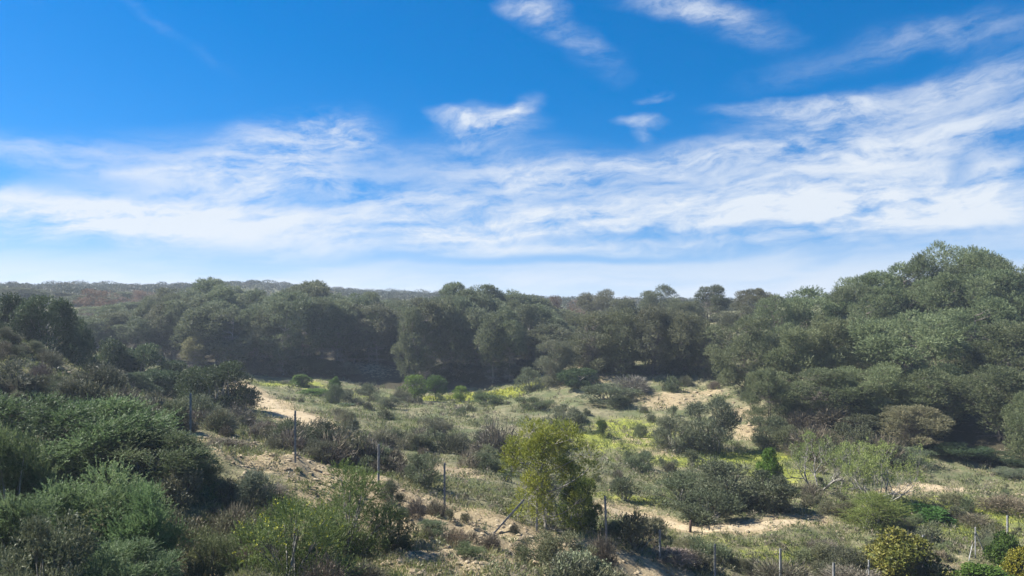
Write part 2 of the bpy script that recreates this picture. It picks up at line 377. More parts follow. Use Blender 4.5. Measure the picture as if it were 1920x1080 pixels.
PROTO = {
    'wood_pine': [pine_proto(100 + i, 11.5, 6.4, .24 + .07 * (i % 3), 46, 100, 5, .36, .088, .50, dead=300, bark='woodbark', bulge=.6 - .05 * (i % 3), rmin=.06, rmax=.155, tintv=.85, shell=.5) for i in range(7)],
    'slope_pine': [pine_proto(200 + i, 9.0, 8.6, .03, 46, 190, 6, .26, .064, .42, dead=80, bulge=.52, rmin=.075, rmax=.18, tintv=.8, stems=2, shell=.62) for i in range(5)],
    'grey_pine': [pine_proto(300 + i, 8.0, 7.5, .04, 54, 120, 6, .25, .060, .40, dead=220, tintv=.8, bulge=.45, stems=3, rmin=.09, rmax=.16) for i in range(3)],
    'hollow_pine': [pine_proto(350 + i, 9.0, 8.6, .30, 46, 190, 6, .26, .064, .42, dead=120, tintv=.8, bulge=.42, rmin=.10, rmax=.175, stems=2, shell=.5) for i in range(2)],
    'far_pine': [pine_proto(400 + i, 7.0, 7.0, .12, 34, 40, 5, .38, .13, .4, dead=0, bulge=.5) for i in range(3)],
    'russet': [pine_proto(450 + i, 8.0, 8.0, .12, 50, 48, 5, .28, .07, .4, mat='dead', dead=40, bulge=.5) for i in range(1)],
    'young_pine': [pine_proto(505, 4.5, 3.9, .05, 50, 76, 8, .13, .030, .27, mat='young_pine', bark='greybark', dead=46, bulge=.45, rmin=.075, rmax=.13, shell=.6)],
    'mastic': [shrub_proto(600 + i, 3.4, 4.4, 34, 190, 5, shell=.66, L=.13, Wd=.062, slen=.2, mat='mastic', rmin=.12, rmax=.20) for i in range(3)],
    'spray': [shrub_proto(700 + i, 4.4, 4.4, 36, 115, 19, .14, .031, .56, 'spray', spread=.6, upd=.55, rmin=.075, rmax=.19, shell=.66, twigs=260, lean=(.35, -.05), rnd=.42) for i in range(3)],
    'broom': [shrub_proto(800 + i, 2.8, 3.0, 30, 70, 18, .10, .017, .5, 'broom', spread=.5, upd=.5, rmin=.12, rmax=.2, droop=.5, twigs=150) for i in range(2)],
    'yellow_broom': [shrub_proto(830, 2.6, 3.6, 36, 62, 18, .095, .018, .45, 'broom', spread=.6, upd=.8, rmin=.11, rmax=.19, twigs=300, flower=150)],
    'greygreen': [shrub_proto(850 + i, 1.6, 2.2, 22, 60, 9, .11, .026, .30, 'greygreen', spread=.7, upd=.7, rmin=.12, rmax=.2, twigs=260) for i in range(4)],
    'olive': [shrub_proto(900 + i, 2.4, 3.2, 26, 90, 8, shell=.6, L=.12, Wd=.034, slen=.26, mat='greygreen', spread=.8, upd=.6, rmin=.11, rmax=.19, twigs=420) for i in range(3)],
    'twiggy': [twig_proto(1000 + i, 1.5, 2.2, 2600, 700) for i in range(3)],
    'tussock': [shrub_proto(1100 + i, .62, .95, 10, 34, 7, .085, .022, .16, 'greygreen', spread=.7, upd=.7, rmin=.14, rmax=.24, twigs=90) for i in range(4)],
    'dry_tussock': [twig_proto(1200 + i, .65, 1.0, 700, 160, tl=.6, tw=.014) for i in range(3)],
    'fig': [fig_proto(1300, nleaf=7000), fig_proto(1307, nleaf=13000)],
    'treelet': [treelet_proto(1400 + i) for i in range(2)],
    'citrus': [shrub_proto(1500 + i, 2.3, 3.6, 30, 110, 4, .15, .085, .16, 'citrus', 'darkbark', spread=1.1, upd=.4, rmin=.12, rmax=.2, tintv=.15) for i in range(2)],
    'leafy': [shrub_proto(1540 + i, 1.6, 2.0, 24, 90, 4, .12, .065, .14, 'bright', 'darkbark', spread=1.1, upd=.3, rmin=.13, rmax=.22, tintv=.25) for i in range(2)],
    'sprig': [shrub_proto(1560, 1.0, 1.8, 24, 80, 5, .085, .05, .16, 'greygreen', spread=1.0, upd=.7, rmin=.13, rmax=.22)],
}

# ------------------------------------------------------------------ placing things
COUNT = {}
def plant(kind, px, D, ytop, wpx, name, label, category, group=None, color=(1, 1, 1), v=None, h=None, sink=0.0, rot=None, x=None, lean=None):
    pr = PROTO[kind]
    i = COUNT.get(kind, 0); COUNT[kind] = i + 1
    p = pr[(i if v is None else v) % len(pr)]
    if 'pine' in kind and kind != 'young_pine': wpx = wpx * random.uniform(.82, 1.18); ytop = ytop + random.uniform(-5, 7) * (D < 110)
    x = (px - CX) / F * D if x is None else x
    z = g1(x, D) - sink
    if h is None:
        h = max(.25, -(ytop - HY) / F * D - z)
    w = wpx / F * D
    o = bpy.data.objects.new(name, None); COL.objects.link(o)
    o.empty_display_size = .3
    o.location = (x, D, z)
    o.rotation_euler = (lean[0] if lean else 0, lean[1] if lean else 0, random.uniform(0, 6.28) if rot is None else rot)
    o.scale = (w / p['W'], w / p['W'], h / p['H'])
    o['label'] = label; o['category'] = category
    if group: o['group'] = group
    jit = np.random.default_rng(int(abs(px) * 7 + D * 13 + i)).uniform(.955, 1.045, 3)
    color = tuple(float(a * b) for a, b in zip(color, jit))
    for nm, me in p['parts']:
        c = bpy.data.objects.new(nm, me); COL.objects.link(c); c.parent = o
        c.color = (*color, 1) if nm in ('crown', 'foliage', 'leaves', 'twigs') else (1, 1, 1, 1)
    return o

def interp(xs, ys, x):
    return float(np.interp(x, xs, ys))

# ---- pines of the wood across the valley
SKX = [100, 150, 250, 330, 390, 450, 520, 580, 640, 700, 760, 800, 850, 905, 940, 965, 1010, 1060]
SKY_ = [565, 566, 558, 538, 528, 540, 538, 531, 545, 549, 560, 552, 536, 538, 560, 547, 557, 575]
WG = 'pines of the wood across the valley'
named = {390: 'pine with the tallest crown in the left half of the far wood', 580: 'broad pine crown on the skyline left of the wood centre',
         850: 'tall pine making the left one of twin skyline crowns in the middle', 905: 'tall pine making the right one of twin skyline crowns in the middle',
         965: 'domed pine on the skyline just right of the twin crowns', 1010: 'pine at the right end of the dark wood beside russet crowns'}
for px, lab in named.items():
    plant('wood_pine', px, 132, interp(SKX, SKY_, px), 90, 'pine_tree', lab, 'tree', WG, (1.15, 1.22, 1.1))
for px in (180, 215, 248, 282, 318, 352, 415, 450, 480, 510, 545, 600, 628, 655, 690, 722, 752, 780, 815, 878, 938, 985, 1040):
    plant('wood_pine', px + random.uniform(-8, 8), 128 + random.uniform(-6, 16), interp(SKX, SKY_, px) + random.uniform(2, 16), random.uniform(64, 90), 'pine_tree',
          'grey green pine standing in the back rows of the dark far wood', 'tree', WG, (1.15, 1.2, 1.12))
for px in range(165, 1050, 31):
    plant('wood_pine', px + random.uniform(-8, 8), 116.5 + random.uniform(-2.5, 3), interp(SKX, SKY_, px) + random.uniform(10, 34), random.uniform(60, 88), 'pine_tree',
          'grey green pine in the middle rows of the dark far wood', 'tree', WG, (1.1, 1.16, 1.06))
for px in (150, 190, 225, 260, 300, 335, 372, 405, 438, 470, 500, 535, 568, 600, 632, 662, 700, 735, 765, 800, 832, 865, 895, 928, 960, 995, 1030):
    base = 117 if 650 < px < 760 else 107.5
    plant('wood_pine', px + random.uniform(-8, 8), base + random.uniform(-2, 6), interp(SKX, SKY_, px) + random.uniform(20, 52), random.uniform(66, 96), 'pine_tree',
          'grey green pine with bare lower trunk along the front of the dark wood', 'tree', WG, (1.08, 1.12, 1.05))
plant('wood_pine', 365, 104, 630, 55, 'pine_tree', 'small paler pine in front of the dark trunks of the left wood', 'tree', WG, (1.2, 1.15, .9))
for px, D in ((160, 170), (100, 180), (40, 175), (0, 185), (230, 185), (300, 180), (460, 178), (620, 175), (740, 180)):
    plant('wood_pine', px, D, interp([0, 120, 300, 800], [534, 548, 548, 556], px) + random.uniform(0, 10), 80, 'pine_tree', 'hazy pine behind the main wood below the plateau', 'tree', 'hazy pines below the plateau', (.95, .95, .9))
plant('russet', 180, 150, 543, 95, 'russet_tree', 'russet brown tree standing out among pines at far left', 'tree', 'russet trees')
plant('russet', 262, 165, 545, 70, 'russet_tree', 'paler russet tree just right of the reddest crown at far left', 'tree', 'russet trees', (.85, .95, 1.0))
plant('russet', 1042, 150, 556, 60, 'russet_tree', 'russet tree on the skyline right of the dark wood', 'tree', 'russet trees', (.85, .9, .95))
plant('russet', 1090, 155, 560, 60, 'russet_tree', 'pinkish brown tree on the skyline left of three round pines', 'tree', 'russet trees', (.9, .95, 1.0))
for px in range(455, 1050, 19):
    D = 106.5 + random.uniform(0, 5) + (9 if 655 < px < 760 else 0)
    plant('mastic' if random.random() < .7 else 'twiggy', px + random.uniform(-8, 8), D, 0, random.uniform(35, 60), 'bush', 'low bush tinted dark as shade under the far wood', 'bush', 'dark undergrowth of the far wood', (.6, .68, .62), h=random.uniform(1.2, 2.6))  # tint lowered so the leaf colour carries the shade under the pines
# ---- greyish clump right of the middle
for px, yt, D, w, lab in ((1112, 592, 93, 95, 'grey green bushy pine at the left end of the middle clump'), (1165, 585, 92, 100, 'second grey bushy pine from the left in the middle clump'),
                          (1225, 580, 91, 105, 'grey bushy pine in the centre of the middle clump'), (1282, 588, 91, 100, 'grey bushy pine right of centre in the middle clump'),
                          (1325, 602, 89, 80, 'lower grey pine at the right end of the middle clump')):
    plant('grey_pine', px, D, yt, w, 'bushy_pine', lab, 'tree', 'grey pines of the middle clump', (1.02, .96, .9))
for px, yt, D, w, lab in ((1125, 545, 150, 85, 'round pine on the skyline above the middle clump, leftmost of three'), (1235, 537, 142, 75, 'round pine on the skyline above the middle clump, second of three'),
                          (1328, 537, 128, 95, 'round dark pine on the skyline above the middle clump, third of three'), (1420, 543, 120, 100, 'pine on the skyline between the round pines and the right hill'),
                          (1066, 590, 116, 80, 'dark pine filling the gap between the far wood and the middle clump'), (1088, 615, 106, 70, 'shorter dark pine at the left end of the middle clump'), (1385, 572, 104, 95, 'pine in the dip between the middle clump and the right hill'),
                          (1180, 562, 125, 90, 'pine behind the middle clump between the first two round pines'), (1280, 565, 118, 90, 'pine behind the middle clump under the third round pine')):
    plant('slope_pine', px, D, yt, w, 'pine_tree', lab, 'tree', 'skyline pines above the middle clump', (1, .97, .95))
for px in range(1105, 1345, 26):
    plant('olive', px + random.uniform(-6, 6), 97 + random.uniform(-3, 4), 0, random.uniform(50, 75), 'bush', 'bush tinted dim as shade under the middle pine clump', 'bush', 'undergrowth of the middle clump', (.72, .72, .62), h=random.uniform(1.8, 3.2))  # dim tint puts the clump's shade into the bush colour
# ---- pines of the right hill
RG = 'pines covering the right hillside'
RP = [(1400, 592, 80, 120, 'pine at the left foot of the right hill beside bare soil'), (1455, 560, 92, 125, 'pine on the left shoulder of the right hill'), (1525, 548, 95, 140, 'pine on the skyline at the start of the right hill'),
      (1590, 538, 92, 130, 'second skyline pine from the left on the right hill'), (1640, 512, 96, 140, 'third skyline pine from the left on the rising right hill'), (1705, 490, 98, 160, 'broad skyline pine just left of the hilltop pine'),
      (1800, 463, 98, 180, 'tallest pine crowning the right hill'), (1748, 482, 97, 130, 'pine between the broad skyline pine and the hilltop pine'), (1850, 474, 97, 130, 'pine close against the right side of the hilltop pine'), (1780, 520, 90, 150, 'pine just below the hilltop pine on its left'), (1850, 515, 90, 140, 'pine just below the hilltop pine on its right'),
      (1890, 490, 92, 150, 'pine right of the hilltop pine near the picture edge'), (1965, 485, 95, 150, 'pine cut by the right picture edge high on the hill'),
      (1480, 622, 76, 140, 'yellowish pine low on the left flank of the right hill'), (1560, 598, 78, 150, 'rounded pine midway up the left part of the right hill'), (1640, 560, 84, 150, 'pine midway up the right hill below the third skyline pine'),
      (1705, 583, 74, 220, 'wide grey green pine in the centre of the right hill'), (1830, 560, 82, 170, 'pine midway up the hill below the tallest pine'), (1900, 600, 72, 150, 'pine midway up the hill at the right picture edge'),
      (1440, 690, 68, 100, 'low spreading pine at the left bottom of the right hill'), (1535, 690, 68, 170, 'bushy pine at the hill bottom above the pale fig branches'), (1640, 678, 68, 160, 'bushy pine at the hill bottom left of the dark hollow'),
      (1750, 690, 67, 180, 'pine above the dark hollow at the foot of the right hill'), (1870, 690, 64, 170, 'pine at the hill bottom right of the dark hollow'), (1955, 720, 58, 150, 'lowest pine of the hill cut by the right edge')]
for px, yt, D, w, lab in RP:
    plant('hollow_pine' if px in (1750, 1870) else 'slope_pine', px, D, yt, w, 'pine_tree', lab, 'tree', RG, (1.12, 1.22, .98) if D > 70 else (1.05, 1.12, .9))
plant('grey_pine', 1712, 62, 765, 165, 'pine_tree', 'low sunlit pine spreading in front of the dark hollow', 'tree', RG, (1.2, 1.1, 1.0))
for px, yt, D, w, kk, col, lab in ((1500, 765, 66, 80, 'twiggy', (.9, .8, .75), 'brown dry bush at the left foot of the right hill'), (1555, 758, 66, 110, 'twiggy', (.85, .75, .7), 'reddish brown dry bush under the hill pines'),
                          (1610, 775, 65, 90, 'olive', (.7, .72, .6), 'grey green bush under the hill pines above the fig branches'), (1490, 800, 62, 90, 'olive', (1, .95, .75), 'olive bush left of the fig tree tops'),
                          (1800, 830, 60, 110, 'mastic', (.55, .65, .7), 'shade-tinted bush inside the dark hollow'), (1870, 850, 59, 100, 'mastic', (.6, .7, .75), 'shade-tinted bush at the right side of the dark hollow'),  # dark tints deepen the hollow: its shadow is put into the leaves
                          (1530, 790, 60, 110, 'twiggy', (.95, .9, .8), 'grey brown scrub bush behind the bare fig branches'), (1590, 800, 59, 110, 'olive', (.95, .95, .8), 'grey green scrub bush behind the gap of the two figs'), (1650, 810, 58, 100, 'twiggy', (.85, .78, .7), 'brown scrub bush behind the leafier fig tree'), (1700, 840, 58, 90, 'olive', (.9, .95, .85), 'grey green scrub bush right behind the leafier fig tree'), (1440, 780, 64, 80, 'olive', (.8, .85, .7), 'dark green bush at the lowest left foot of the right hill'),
                          (1905, 880, 55, 90, 'olive', (1, 1.1, 1.05), 'grey green bush at the right edge above the pale path'), (1750, 850, 61, 90, 'mastic', (.5, .55, .5), 'shade-tinted bush at the left side of the dark hollow')):  # last bush also tinted dark for the hollow's shadow
    plant(kk, px, D, yt, w, 'bush', lab, 'bush', 'bushes at the foot of the right hill', col)
# ---- left crest and gully
for px, yt, D, w, lab in ((15, 556, 60, 130, 'dark bushy tree at the left picture edge above the bare crest'), (85, 562, 61, 130, 'dark bushy tree right of the edge one above the bare crest'),
                          (140, 605, 64, 80, 'smaller dark bush at the right end of the crest trees'), (195, 640, 68, 120, 'blue green bush behind the crest, left one of the gully bushes'),
                          (255, 650, 70, 130, 'blue green bush behind the crest, highest of the gully bushes'), (290, 695, 66, 100, 'green bush low in the gully left of the dark round bush'),
                          (335, 680, 72, 120, 'bush behind the dark round bush in the gully'), (240, 700, 62, 100, 'dark bush in the gully right behind the bare crest')):
    plant('mastic', px, D, yt, w, 'bush', lab, 'bush', 'dark bushes of the left gully', (.95, 1, 1.1))
plant('mastic', 412, 63, 682, 132, 'bush', 'dark dense round bush beside the start of the sandy track', 'bush', 'dark bushes of the left gully', (.62, .7, .62), v=0)
plant('mastic', 372, 66, 690, 80, 'bush', 'medium green bush just left of the dark round bush', 'bush', 'dark bushes of the left gully', (1.1, 1.1, .95))
# ---- small trees and shrubs on the valley floor
def shrub(kind, px, yt, D, w, lab, color=(1, 1, 1), name='shrub', c='shrub', g=None, **k):
    return plant(kind, px, D, yt, w, name, lab, c, g, color, **k)
shrub('treelet', 778, 705, 92, 52, 'round bright green tree in front of the dark wood', (1, 1, .9), 'small_tree', 'tree')
shrub('treelet', 816, 702, 96, 42, 'darker green small tree right of the round bright one', (.7, .85, .9), 'small_tree', 'tree')
shrub('treelet', 863, 725, 94, 34, 'smallest bright green tree by the yellow field edge', (1.05, 1, .8), 'small_tree', 'tree')
shrub('treelet', 1130, 786, 67, 26, 'tiny dark tree with a bare trunk on green grass', (.5, .6, .6), 'small_tree', 'tree')
VS = 'shrubs of the valley floor'
for k, px, yt, D, w, col, lab in (
    ('olive', 437, 700, 96, 55, (1, 1, .95), 'grey green shrub at the wood edge right of the dark round bush'),
    ('twiggy', 537, 712, 98, 26, (1.2, 1.2, 1.25), 'small pale grey shrub at the wood edge left of a green one'),
    ('leafy', 565, 703, 98, 38, (1, 1, 1.3), 'small green shrub at the wood edge above the yellow grass'),
    ('leafy', 628, 708, 97, 22, (.9, 1, 1.2), 'tiny green shrub at the wood edge near the bare slope'),
    ('leafy', 588, 730, 92, 65, (1, 1, 1.4), 'low wide green shrub in the yellow grass left of centre'),
    ('olive', 660, 730, 84, 60, (1, 1, .95), 'grey green shrub left of the round bright green tree'),
    ('olive', 648, 768, 79, 32, (.8, 1, .9), 'small green shrub below the grey green one left of centre'),
    ('olive', 730, 745, 79, 46, (.9, .92, .9), 'dark grey shrub below the round bright green tree'),
    ('olive', 916, 738, 84, 62, (.75, .95, .6), 'dark green shrub under the brightest yellow grass'),
    ('olive', 1000, 745, 79, 72, (.8, .95, .62), 'dark green shrub right of the brightest yellow grass'),
    ('twiggy', 868, 768, 80, 50, (.8, .8, .85), 'dark twiggy shrub left of the yellow grass ledge'),
    ('olive', 1062, 764, 70, 72, (1, 1, .95), 'grey green shrub directly above the young pine'),
    ('olive', 1140, 722, 80, 115, (.9, .95, .9), 'large grey green shrub below the middle pine clump'),
    ('twiggy', 1185, 700, 84, 95, (.95, .95, 1), 'dry grey shrub at the foot of the middle pine clump'),
    ('grey_pine', 1040, 645, 91, 75, (1, 1, 1), 'upright grey green tree left of the bare soil bank'),
    ('olive', 995, 692, 92, 60, (.9, 1, .9), 'grey green bush left of the upright grey tree'),
    ('mastic', 1082, 692, 88, 80, (.8, .95, .85), 'dark green bush right of the upright grey tree'),
    ('olive', 1262, 785, 63, 95, (.92, .95, .9), 'left half of a pair of grey shrubs below the bare soil'),
    ('olive', 1332, 752, 63, 115, (.9, .93, .9), 'taller grey shrub of a pair below the bare soil'),
    ('twiggy', 930, 782, 52, 110, (.85, .82, .86), 'large grey purple twiggy shrub left of the young pine'),
    ('olive', 915, 850, 47, 70, (.75, .85, .65), 'dark green shrub under the grey purple twiggy one'),
    ('olive', 790, 855, 36, 78, (.85, .95, .8), 'olive shrub between the third and fourth fence posts'),
    ('olive', 1283, 890, 46, 135, (.78, .82, .7), 'left shrub of the big dark thicket right of the young pine'),
    ('olive', 1370, 868, 46, 175, (.7, .75, .65), 'tallest shrub of the big dark thicket'),
    ('olive', 1440, 892, 45, 105, (.6, .64, .6), 'darkest shrub at the right end of the big thicket'),
    ('olive', 1330, 920, 43, 130, (.85, .85, .75), 'front shrub of the big dark thicket'),
    ('leafy', 1446, 845, 51, 50, (.95, 1.05, .85), 'vivid green shrub left of the pale fig branches'),
    ('broom', 1640, 930, 42, 130, (1, 1, 1), 'soft green shrub in front of the leafy fig tree'),
    ('leafy', 1735, 950, 45, 95, (.55, .75, 1.0), 'low blue green plant patch right of the soft green shrub'),
    ('twiggy', 1885, 925, 46, 120, (1.05, .9, .75), 'brown dry shrub by the last upright post at right'),
    ('twiggy', 1825, 960, 44, 80, (1, .92, .82), 'low brown dry shrub left of the last post at right'),
    ('twiggy', 1545, 1010, 39, 80, (.75, .72, .68), 'dark dry shrub above the bottom fence posts at right'),
    ('twiggy', 1600, 1060, 34, 130, (.95, .9, .85), 'grey dry shrub left of the yellow leaved bush'),
    ('twiggy', 1460, 1045, 34, 140, (1, .93, .86), 'grey brown dry shrub between two bottom fence posts'),
    ('twiggy', 1260, 1030, 34, 120, (.9, .85, .82), 'grey dry shrub right of the pale rock crest')):
    shrub(k, px, yt, D, w, lab, col, g=VS)
shrub('fig', 1535, 812, 51, 165, 'fig tree with bare pale branches and few leaves', name='fig_tree', c='tree', g='fig trees', v=0)
shrub('fig', 1645, 828, 47, 170, 'leafier fig tree with upturned pale branches and green leaves', name='fig_tree', c='tree', g='fig trees', v=1)
shrub('citrus', 1700, 1000, 35, 175, 'yellow leaved bush on a dark trunk at bottom right', name='bush', c='bush', v=0)
shrub('citrus', 1925, 1035, 34, 90, 'golden yellow bush at the bottom right corner', (1.35, 1.2, .8), 'bush', 'bush', v=1)
shrub('leafy', 1880, 1003, 37.5, 70, 'small dark green leafy tree right of the braced posts', (.75, .8, .8), 'bush', 'bush')
shrub('leafy', 1850, 1062, 33, 105, 'green leafy bush at the bottom edge below the braced posts', (.9, .95, .9), 'bush', 'bush')
# ---- young pine on the crest
yp = shrub('young_pine', 1028, 797, 34.3, 168, 'yellow green young pine with bare grey branches on the rocky crest', (1.12, 1.06, 1.0), name='young_pine', c='tree', rot=2.0)
shrub('mastic', 1085, 895, 36, 80, 'dark olive bush tucked behind the young pine at right', (1.35, 1.3, .65), 'bush', 'bush')
# ---- left foreground
LG = 'feathery shrubs of the left foreground'
for px, yt, D, w, col, lab in (
    (60, 750, 28, 270, (.78, .9, .72), 'feathery shrub highest up at the left edge'), (185, 764, 28, 250, (.8, .93, .75), 'feathery shrub in the back row beside the left edge one'),
    (285, 812, 27, 200, (.84, .86, .68), 'brownish feathery shrub at the back right of the left thicket'), (345, 858, 27.5, 130, (.72, .85, .68), 'small feathery shrub at the right tip of the left thicket'),
    (20, 825, 21, 190, (1.1, 1.2, .92), 'bright feathery shrub at the left edge in the middle row'), (165, 892, 20, 250, (1.02, 1.14, .9), 'large bright feathery shrub in the middle of the left thicket'),
    (255, 928, 19.5, 170, (.95, 1.12, .9), 'bright feathery shrub at the right front of the left thicket'), (40, 945, 18, 200, (.95, 1.1, .92), 'feathery shrub at the lower left edge of the picture'),
    (235, 1020, 17, 170, (.85, 1, .82), 'feathery shrub at the bottom edge right of the grey one')):
    shrub('spray', px, yt, D, w, lab, col, 'feathery_shrub', 'shrub', LG)
shrub('olive', 85, 985, 16, 190, 'grey green shrub in the bottom left corner', (.95, .92, .88), 'shrub', 'shrub', LG)
shrub('broom', 655, 878, 24, 165, 'soft drooping green shrub left of the rocky crest', (.86, .90, .98), 'broom_shrub', 'shrub')
shrub('yellow_broom', 545, 950, 21, 240, 'green shrub with yellow flower tips at the bottom centre left', (.85, .86, 1.0), name='broom_shrub', c='shrub')
FS = 'shrubs of the near slope'
for k, px, yt, D, w, col, lab in (
    ('greygreen', 470, 888, 27, 82, (1, 1.1, 1.2), 'blue grey shrub above the yellow flowered one'), ('twiggy', 505, 905, 28, 90, (1.1, 1.08, 1.12), 'pale grey dead shrub right of the blue grey one'),
    ('twiggy', 440, 935, 24, 90, (1, .95, .9), 'dry grey shrub left of the yellow flowered one'), ('greygreen', 400, 1000, 21, 100, (.9, .95, .7), 'olive shrub left of the yellow flowered one at the bottom'),
    ('olive', 600, 800, 38, 100, (.62, .66, .62), 'dark shrub right behind the second fence post'), ('olive', 560, 835, 37, 70, (.7, .72, .68), 'dark grey shrub left of the dark one by the second post'),
    ('greygreen', 362, 748, 45, 95, (1, 1.05, 1), 'pale grey green shrub behind the first fence post'), ('twiggy', 445, 755, 50, 90, (.8, .76, .8), 'purple grey twiggy shrub below the dark round bush'),
    ('twiggy', 500, 785, 44, 90, (.9, .85, .84), 'grey brown twiggy shrub left of the sandy track'), ('twiggy', 420, 820, 36, 110, (.9, .86, .82), 'grey brown twiggy shrub right of the first fence post'),
    ('greygreen', 812, 978, 27, 66, (.75, .85, .7), 'small dark green shrub below the fourth fence post'), ('twiggy', 780, 930, 29.5, 48, (.75, .7, .78), 'small purple grey shrub left of the fourth fence post'),
    ('greygreen', 735, 905, 31, 50, (.6, .62, .58), 'small dark shrub right of the third fence post'), ('olive', 740, 950, 25, 90, (.55, .62, .5), 'shade-tinted shrub right of the drooping green one'),  # second shrub's dark tint stands for the drooping shrub's shaded side
    ('greygreen', 880, 1020, 25, 60, (.7, .85, .6), 'dark green shrub among the rocks at the bottom centre'), ('olive', 1050, 1000, 27, 110, (.85, .88, .75), 'olive shrub below the young pine'),
    ('sprig', 1090, 1040, 23.5, 130, (1.15, 1.2, 1.15), 'pale leafy shrub at the bottom edge below the rock crest'), ('twiggy', 1130, 990, 30, 60, (.6, .55, .55), 'dark dry shrub on the pale rock crest'),
    ('greygreen', 1170, 985, 35, 60, (.8, .9, .7), 'dark green shrub at the foot of the fifth upright post'), ('twiggy', 690, 1050, 21, 90, (.95, .88, .82), 'dry grey shrub at the bottom edge left of the rocks')):
    shrub(k, px, yt, D, w, lab, col, g=FS)

def strip_dist(x, y, pts):
    d = np.full(x.shape, 1e9)
    for a, b in zip(pts[:-1], pts[1:]):
        a, b = np.array(a), np.array(b); ab = b - a
        t = np.clip(((x - a[0]) * ab[0] + (y - a[1]) * ab[1]) / (ab @ ab), 0, 1)
        d = np.minimum(d, np.hypot(x - a[0] - t * ab[0], y - a[1] - t * ab[1]))
    return d

def wxy(px, D): return ((px - CX) / F * D, D)
TRACK = [wxy(425, 96), wxy(470, 84), wxy(510, 74), wxy(545, 66), wxy(580, 58), wxy(612, 53), wxy(650, 50), wxy(700, 48), wxy(760, 47), wxy(830, 44.5)]
TRACK2 = [wxy(1660, 50), wxy(1720, 52), wxy(1790, 52), wxy(1850, 51.5), wxy(1950, 50)]
TRACK3 = [wxy(1120, 45), wxy(1200, 44), wxy(1300, 41.5), wxy(1400, 41.2), wxy(1480, 42.3), wxy(1530, 43.5)]
CREST = [wxy(600, 33), wxy(709, 32), wxy(833, 31.5), wxy(965, 31.5), wxy(1080, 31), wxy(1180, 31), wxy(1230, 31)]
CREST3 = [wxy(690, 29), wxy(820, 28.5), wxy(960, 28.5), wxy(1090, 28.5), wxy(1190, 29.5)]
CREST2 = [wxy(780, 24), wxy(860, 23), wxy(960, 25)]

def zones(x, y):
    sand = np.exp(-(strip_dist(x, y, TRACK) / 2.6) ** 2) * 1.0
    sand = np.maximum(sand, np.exp(-(strip_dist(x, y, CREST) / 2.9) ** 2) * 1.2)
    sand = np.maximum(sand, np.exp(-(strip_dist(x, y, CREST3) / 2.7) ** 2) * 1.1)
    sand = np.maximum(sand, np.exp(-(strip_dist(x, y, CREST2) / 2.6) ** 2) * .7)
    sand = np.maximum(sand, np.exp(-(strip_dist(x, y, TRACK2) / .9) ** 2))
    sand = np.maximum(sand, np.exp(-(strip_dist(x, y, TRACK3) / 1.0) ** 2))
    for px, D, r, a in [(1255, 80, 4.5, .7), (1320, 83, 3.5, .6), (1390, 73, 3, .75), (1405, 68, 2.2, .7), (1090, 92, 4, .9), (705, 113, 5, .5), (330, 20, 2.2, .9), (1160, 44, 3, .8),
                        (1490, 43, 2, .9), (420, 37, 3, .7), (470, 32, 2.5, .7), (80, 47, 2.5, .35), (0, 47.5, 2, .4), (150, 48.5, 1.6, .6), (215, 49.5, 1.6, .6), (620, 82, 3, .35), (1180, 66, 3, .5), (1240, 62, 3, .5), (1800, 36, 3, .6), (600, 24, 3, .5)]:
        cx, cy = wxy(px, D)
        sand = np.maximum(sand, a * np.exp(-((x - cx) ** 2 + (y - cy) ** 2) / r ** 2))
    green = np.zeros_like(x)
    for px, D, rx, ry, a in [(540, 99, 7, 5, .8), (640, 96, 8, 5, .6), (810, 96, 7, 5, .9), (900, 97, 9, 6, 1.0), (965, 97, 6, 5.5, 1.25), (1180, 66, 7, 5, .95), (1300, 60, 8, 4, .8), (1400, 61, 5, 3, .9), (1170, 72, 5, 4, .7),
                             (1170, 47, 5, 2, .7), (1330, 40, 4, 2, .5), (1780, 46, 7, 5, .75), (1850, 43, 5, 4, .6), (1520, 38, 6, 3, .6), (560, 28, 3, 2, .4), (640, 92, 10, 6, .5), (860, 60, 9, 8, .4), (1460, 56, 4, 4, .7), (700, 70, 8, 8, .3)]:
        cx, cy = wxy(px, D)
        green = np.maximum(green, a * np.exp(-((x - cx) / rx) ** 2 - ((y - cy) / ry) ** 2))
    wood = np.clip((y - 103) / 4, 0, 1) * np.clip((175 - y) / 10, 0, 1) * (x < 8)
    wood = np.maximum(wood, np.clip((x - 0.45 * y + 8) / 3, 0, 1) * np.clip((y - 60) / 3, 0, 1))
    return sand, green * (1 - sand * .6), wood

